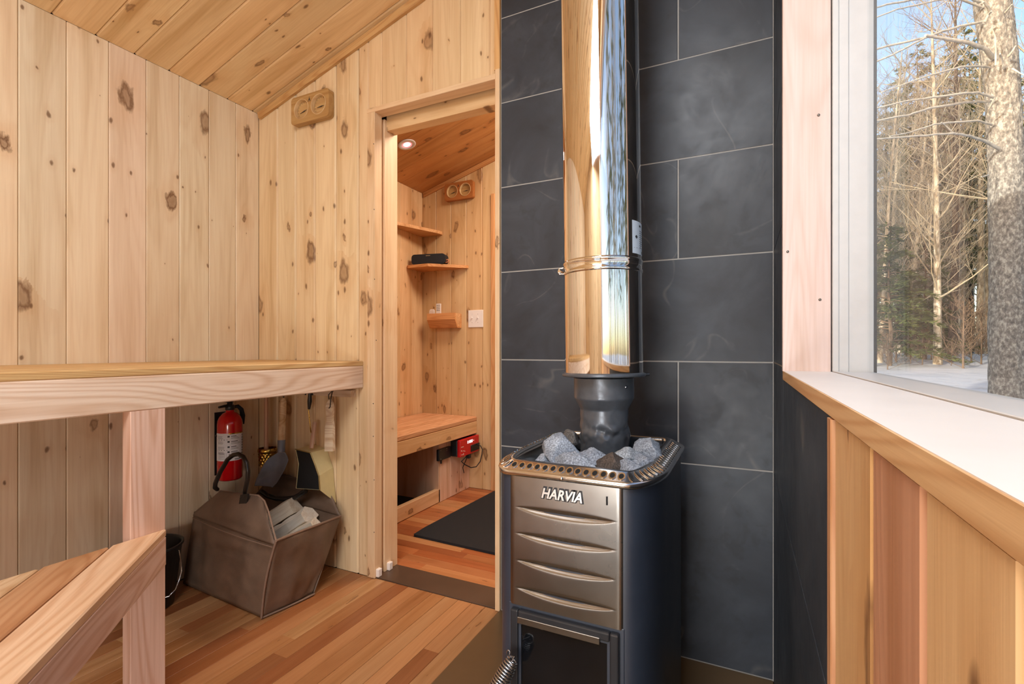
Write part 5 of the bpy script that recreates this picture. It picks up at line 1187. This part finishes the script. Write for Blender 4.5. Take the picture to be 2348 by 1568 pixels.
# woods seen only in reflections and from the side
for k in range(30):
    az = math.radians(25+k*4.2+rr.uniform(-2, 2)); d = rr.uniform(11, 30); loc = Vector((math.sin(az)*d, math.cos(az)*d, 0)); loc.z = gz(loc.x, loc.y)-0.05
    if k % 3: copy_tree(P_[k % 3], loc, rr.uniform(0.9, 1.1), rr.uniform(0, 6), 'bare tree of the woods standing beyond the window frame', gB)
    else: copy_tree(E_[k % 2], loc, rr.uniform(0.85, 1.1), rr.uniform(0, 6), 'tall evergreen of the woods standing beyond the window frame', gE)
for k in range(46):
    az = math.radians(24+k*1.5+rr.uniform(-1.5, 1.5)); d = rr.uniform(24, 46); loc = Vector((math.sin(az)*d, math.cos(az)*d, 0)); loc.z = gz(loc.x, loc.y)-0.05
    if k % 2: copy_tree(P_[(k//2) % 4], loc, rr.uniform(0.95, 1.2), rr.uniform(0, 6), 'bare tree of the woods standing beyond the window frame', gB)
    else: copy_tree(E_[(k//2) % 2], loc, rr.uniform(0.9, 1.3), rr.uniform(0, 6), 'tall evergreen of the woods standing beyond the window frame', gE)
# trees left of the window's view; the low sun throws their shadows across the woods
for k, (x, y, e) in enumerate(((-1.9, 11.0, 1), (-1.4, 15.5, 0), (-0.2, 18, 1), (-4.5, 12, 0), (-0.5, 24, 1), (3.0, 29, 0))):
    loc = Vector((x, y, gz(x, y)-0.05))
    if e: copy_tree(E_[k % 2], loc, 1.1, k*1.3, 'tall evergreen of the woods standing beyond the window frame', gE)
    else: copy_tree(P_[k % 3], loc, 1.0, k*1.7, 'bare tree of the woods standing beyond the window frame', gB)
# the near tree with dead limbs
DT = 5.0
big = thing('near_tree', 'thick lichen covered trunk with bare dead limbs close to the window', 'tree', tuple(pt(2312, DT)+Vector((0, 0, gz(*pt(2312, DT).xy)-0.05))))
cent = [(2272, -420), (2274, -150), (2275, 0), (2285, 90), (2298, 200), (2303, 300), (2308, 400), (2310, 520), (2311, 660), (2311, 800), (2312, 950), (2313, 1120)]
rad = [24, 28, 32, 31, 30, 30, 31, 32, 32, 33, 34, 40]
def trunk(u, v):
    t_ = v*(len(cent)-1); i = min(int(t_), len(cent)-2); f = t_-i
    x = cent[i][0]+(cent[i+1][0]-cent[i][0])*f; y = cent[i][1]+(cent[i+1][1]-cent[i][1])*f; r = (rad[i]+(rad[i+1]-rad[i])*f)*DT/FOC
    p = at_d(x, y, DT); a = 2*PI*u
    q = Vector((p.x, p.y, p.z)); nv = Vector((math.cos(a), math.sin(a), 0))
    r *= 1+0.05*noise.noise(Vector((math.cos(a)*1.5, math.sin(a)*1.5, p.z*2.2)))+0.05*noise.noise(Vector((math.cos(a)*5, math.sin(a)*5, p.z*7)))+0.025*noise.noise(Vector((math.cos(a)*14, math.sin(a)*14, p.z*16)))
    return q+nv*r
tk = MB().grid(trunk, 72, 300).build('trunk', MAT['bark_near'], big)
def limb(pts, r0, r1, d0=4.95, d1=4.9):
    n = len(pts); P = [at_d(1990+x/3.564, y/3.564, d0+(d1-d0)*i/(n-1)) for i, (x, y) in enumerate(pts)]
    Q = []
    for a, b in zip(P[:-1], P[1:]):
        for j in range(4): Q.append(a.lerp(b, j/4)+Vector((0, 0, 0.006*noise.noise(Vector((a.x*9+j, a.z*9, 2))))))
    Q.append(P[-1]); m_ = len(Q)
    MB().tube(Q, [(r0+(r1-r0)*i/(m_-1))*0.68*(1+0.18*noise.noise(Vector((i*0.9, r0*300, 1)))) for i in range(m_)], 8).build('limb', MAT['bark_limb'], big)
limb([(930, 180), (750, 215), (600, 260), (480, 305), (150, 380), (0, 425), (-90, 450)], 0.019, 0.012, 4.95, 4.4)
limb([(1020, 470), (960, 400), (830, 350), (650, 320), (470, 290)], 0.034, 0.016, 4.9, 4.5)
limb([(470, 310), (350, 370), (200, 450), (30, 520), (-60, 560)], 0.013, 0.009, 4.5, 4.1)
limb([(985, 550), (900, 540), (760, 545), (560, 600), (400, 650), (110, 755)], 0.018, 0.007, 4.95, 4.4)
limb([(1035, 800), (900, 755), (770, 765), (500, 800), (290, 830), (10, 900)], 0.018, 0.010, 4.9, 4.4)
limb([(1000, 828), (800, 835), (500, 885), (330, 940), (10, 995)], 0.020, 0.010, 4.95, 4.4)
limb([(1015, 1020), (900, 985), (700, 1000), (540, 1015), (350, 1080), (180, 1115)], 0.017, 0.007, 4.95, 4.4)
limb([(1070, 1215), (950, 1150), (830, 1110), (700, 1090), (400, 1110), (20, 1140)], 0.022, 0.009, 4.9, 4.3)
limb([(930, 60), (700, -30), (350, 0), (150, 40), (0, 80), (-80, 110)], 0.016, 0.010, 4.95, 4.2)
limb([(920, 20), (760, -40), (580, 0), (430, 35), (240, 75), (0, 170)], 0.014, 0.008, 4.95, 4.2)
limb([(700, -20), (640, 15), (560, 75), (470, 135)], 0.008, 0.004, 4.7, 4.5)
limb([(700, 1090), (640, 1030), (600, 1000)], 0.010, 0.006, 4.6, 4.5)
for (pts, r0) in (([(1125, 100), (1150, 70), (1178, 35)], 0.016), ([(1150, 460), (1175, 430), (1208, 375)], 0.020), ([(1045, 530), (1045, 400), (1040, 300), (1015, 230)], 0.014), ([(1000, 110), (980, 60), (945, 15)], 0.022), ([(960, 170), (990, 110), (1010, 90)], 0.020), ([(1090, 520), (1085, 470), (1080, 440)], 0.022), ([(990, 890), (1010, 850), (1035, 800)], 0.014), ([(985, 1430), (950, 1440), (925, 1445)], 0.012), ([(1180, 560), (1230, 590), (1290, 620)], 0.012)):
    limb(pts, r0, r0*0.45, 4.80, 4.70)
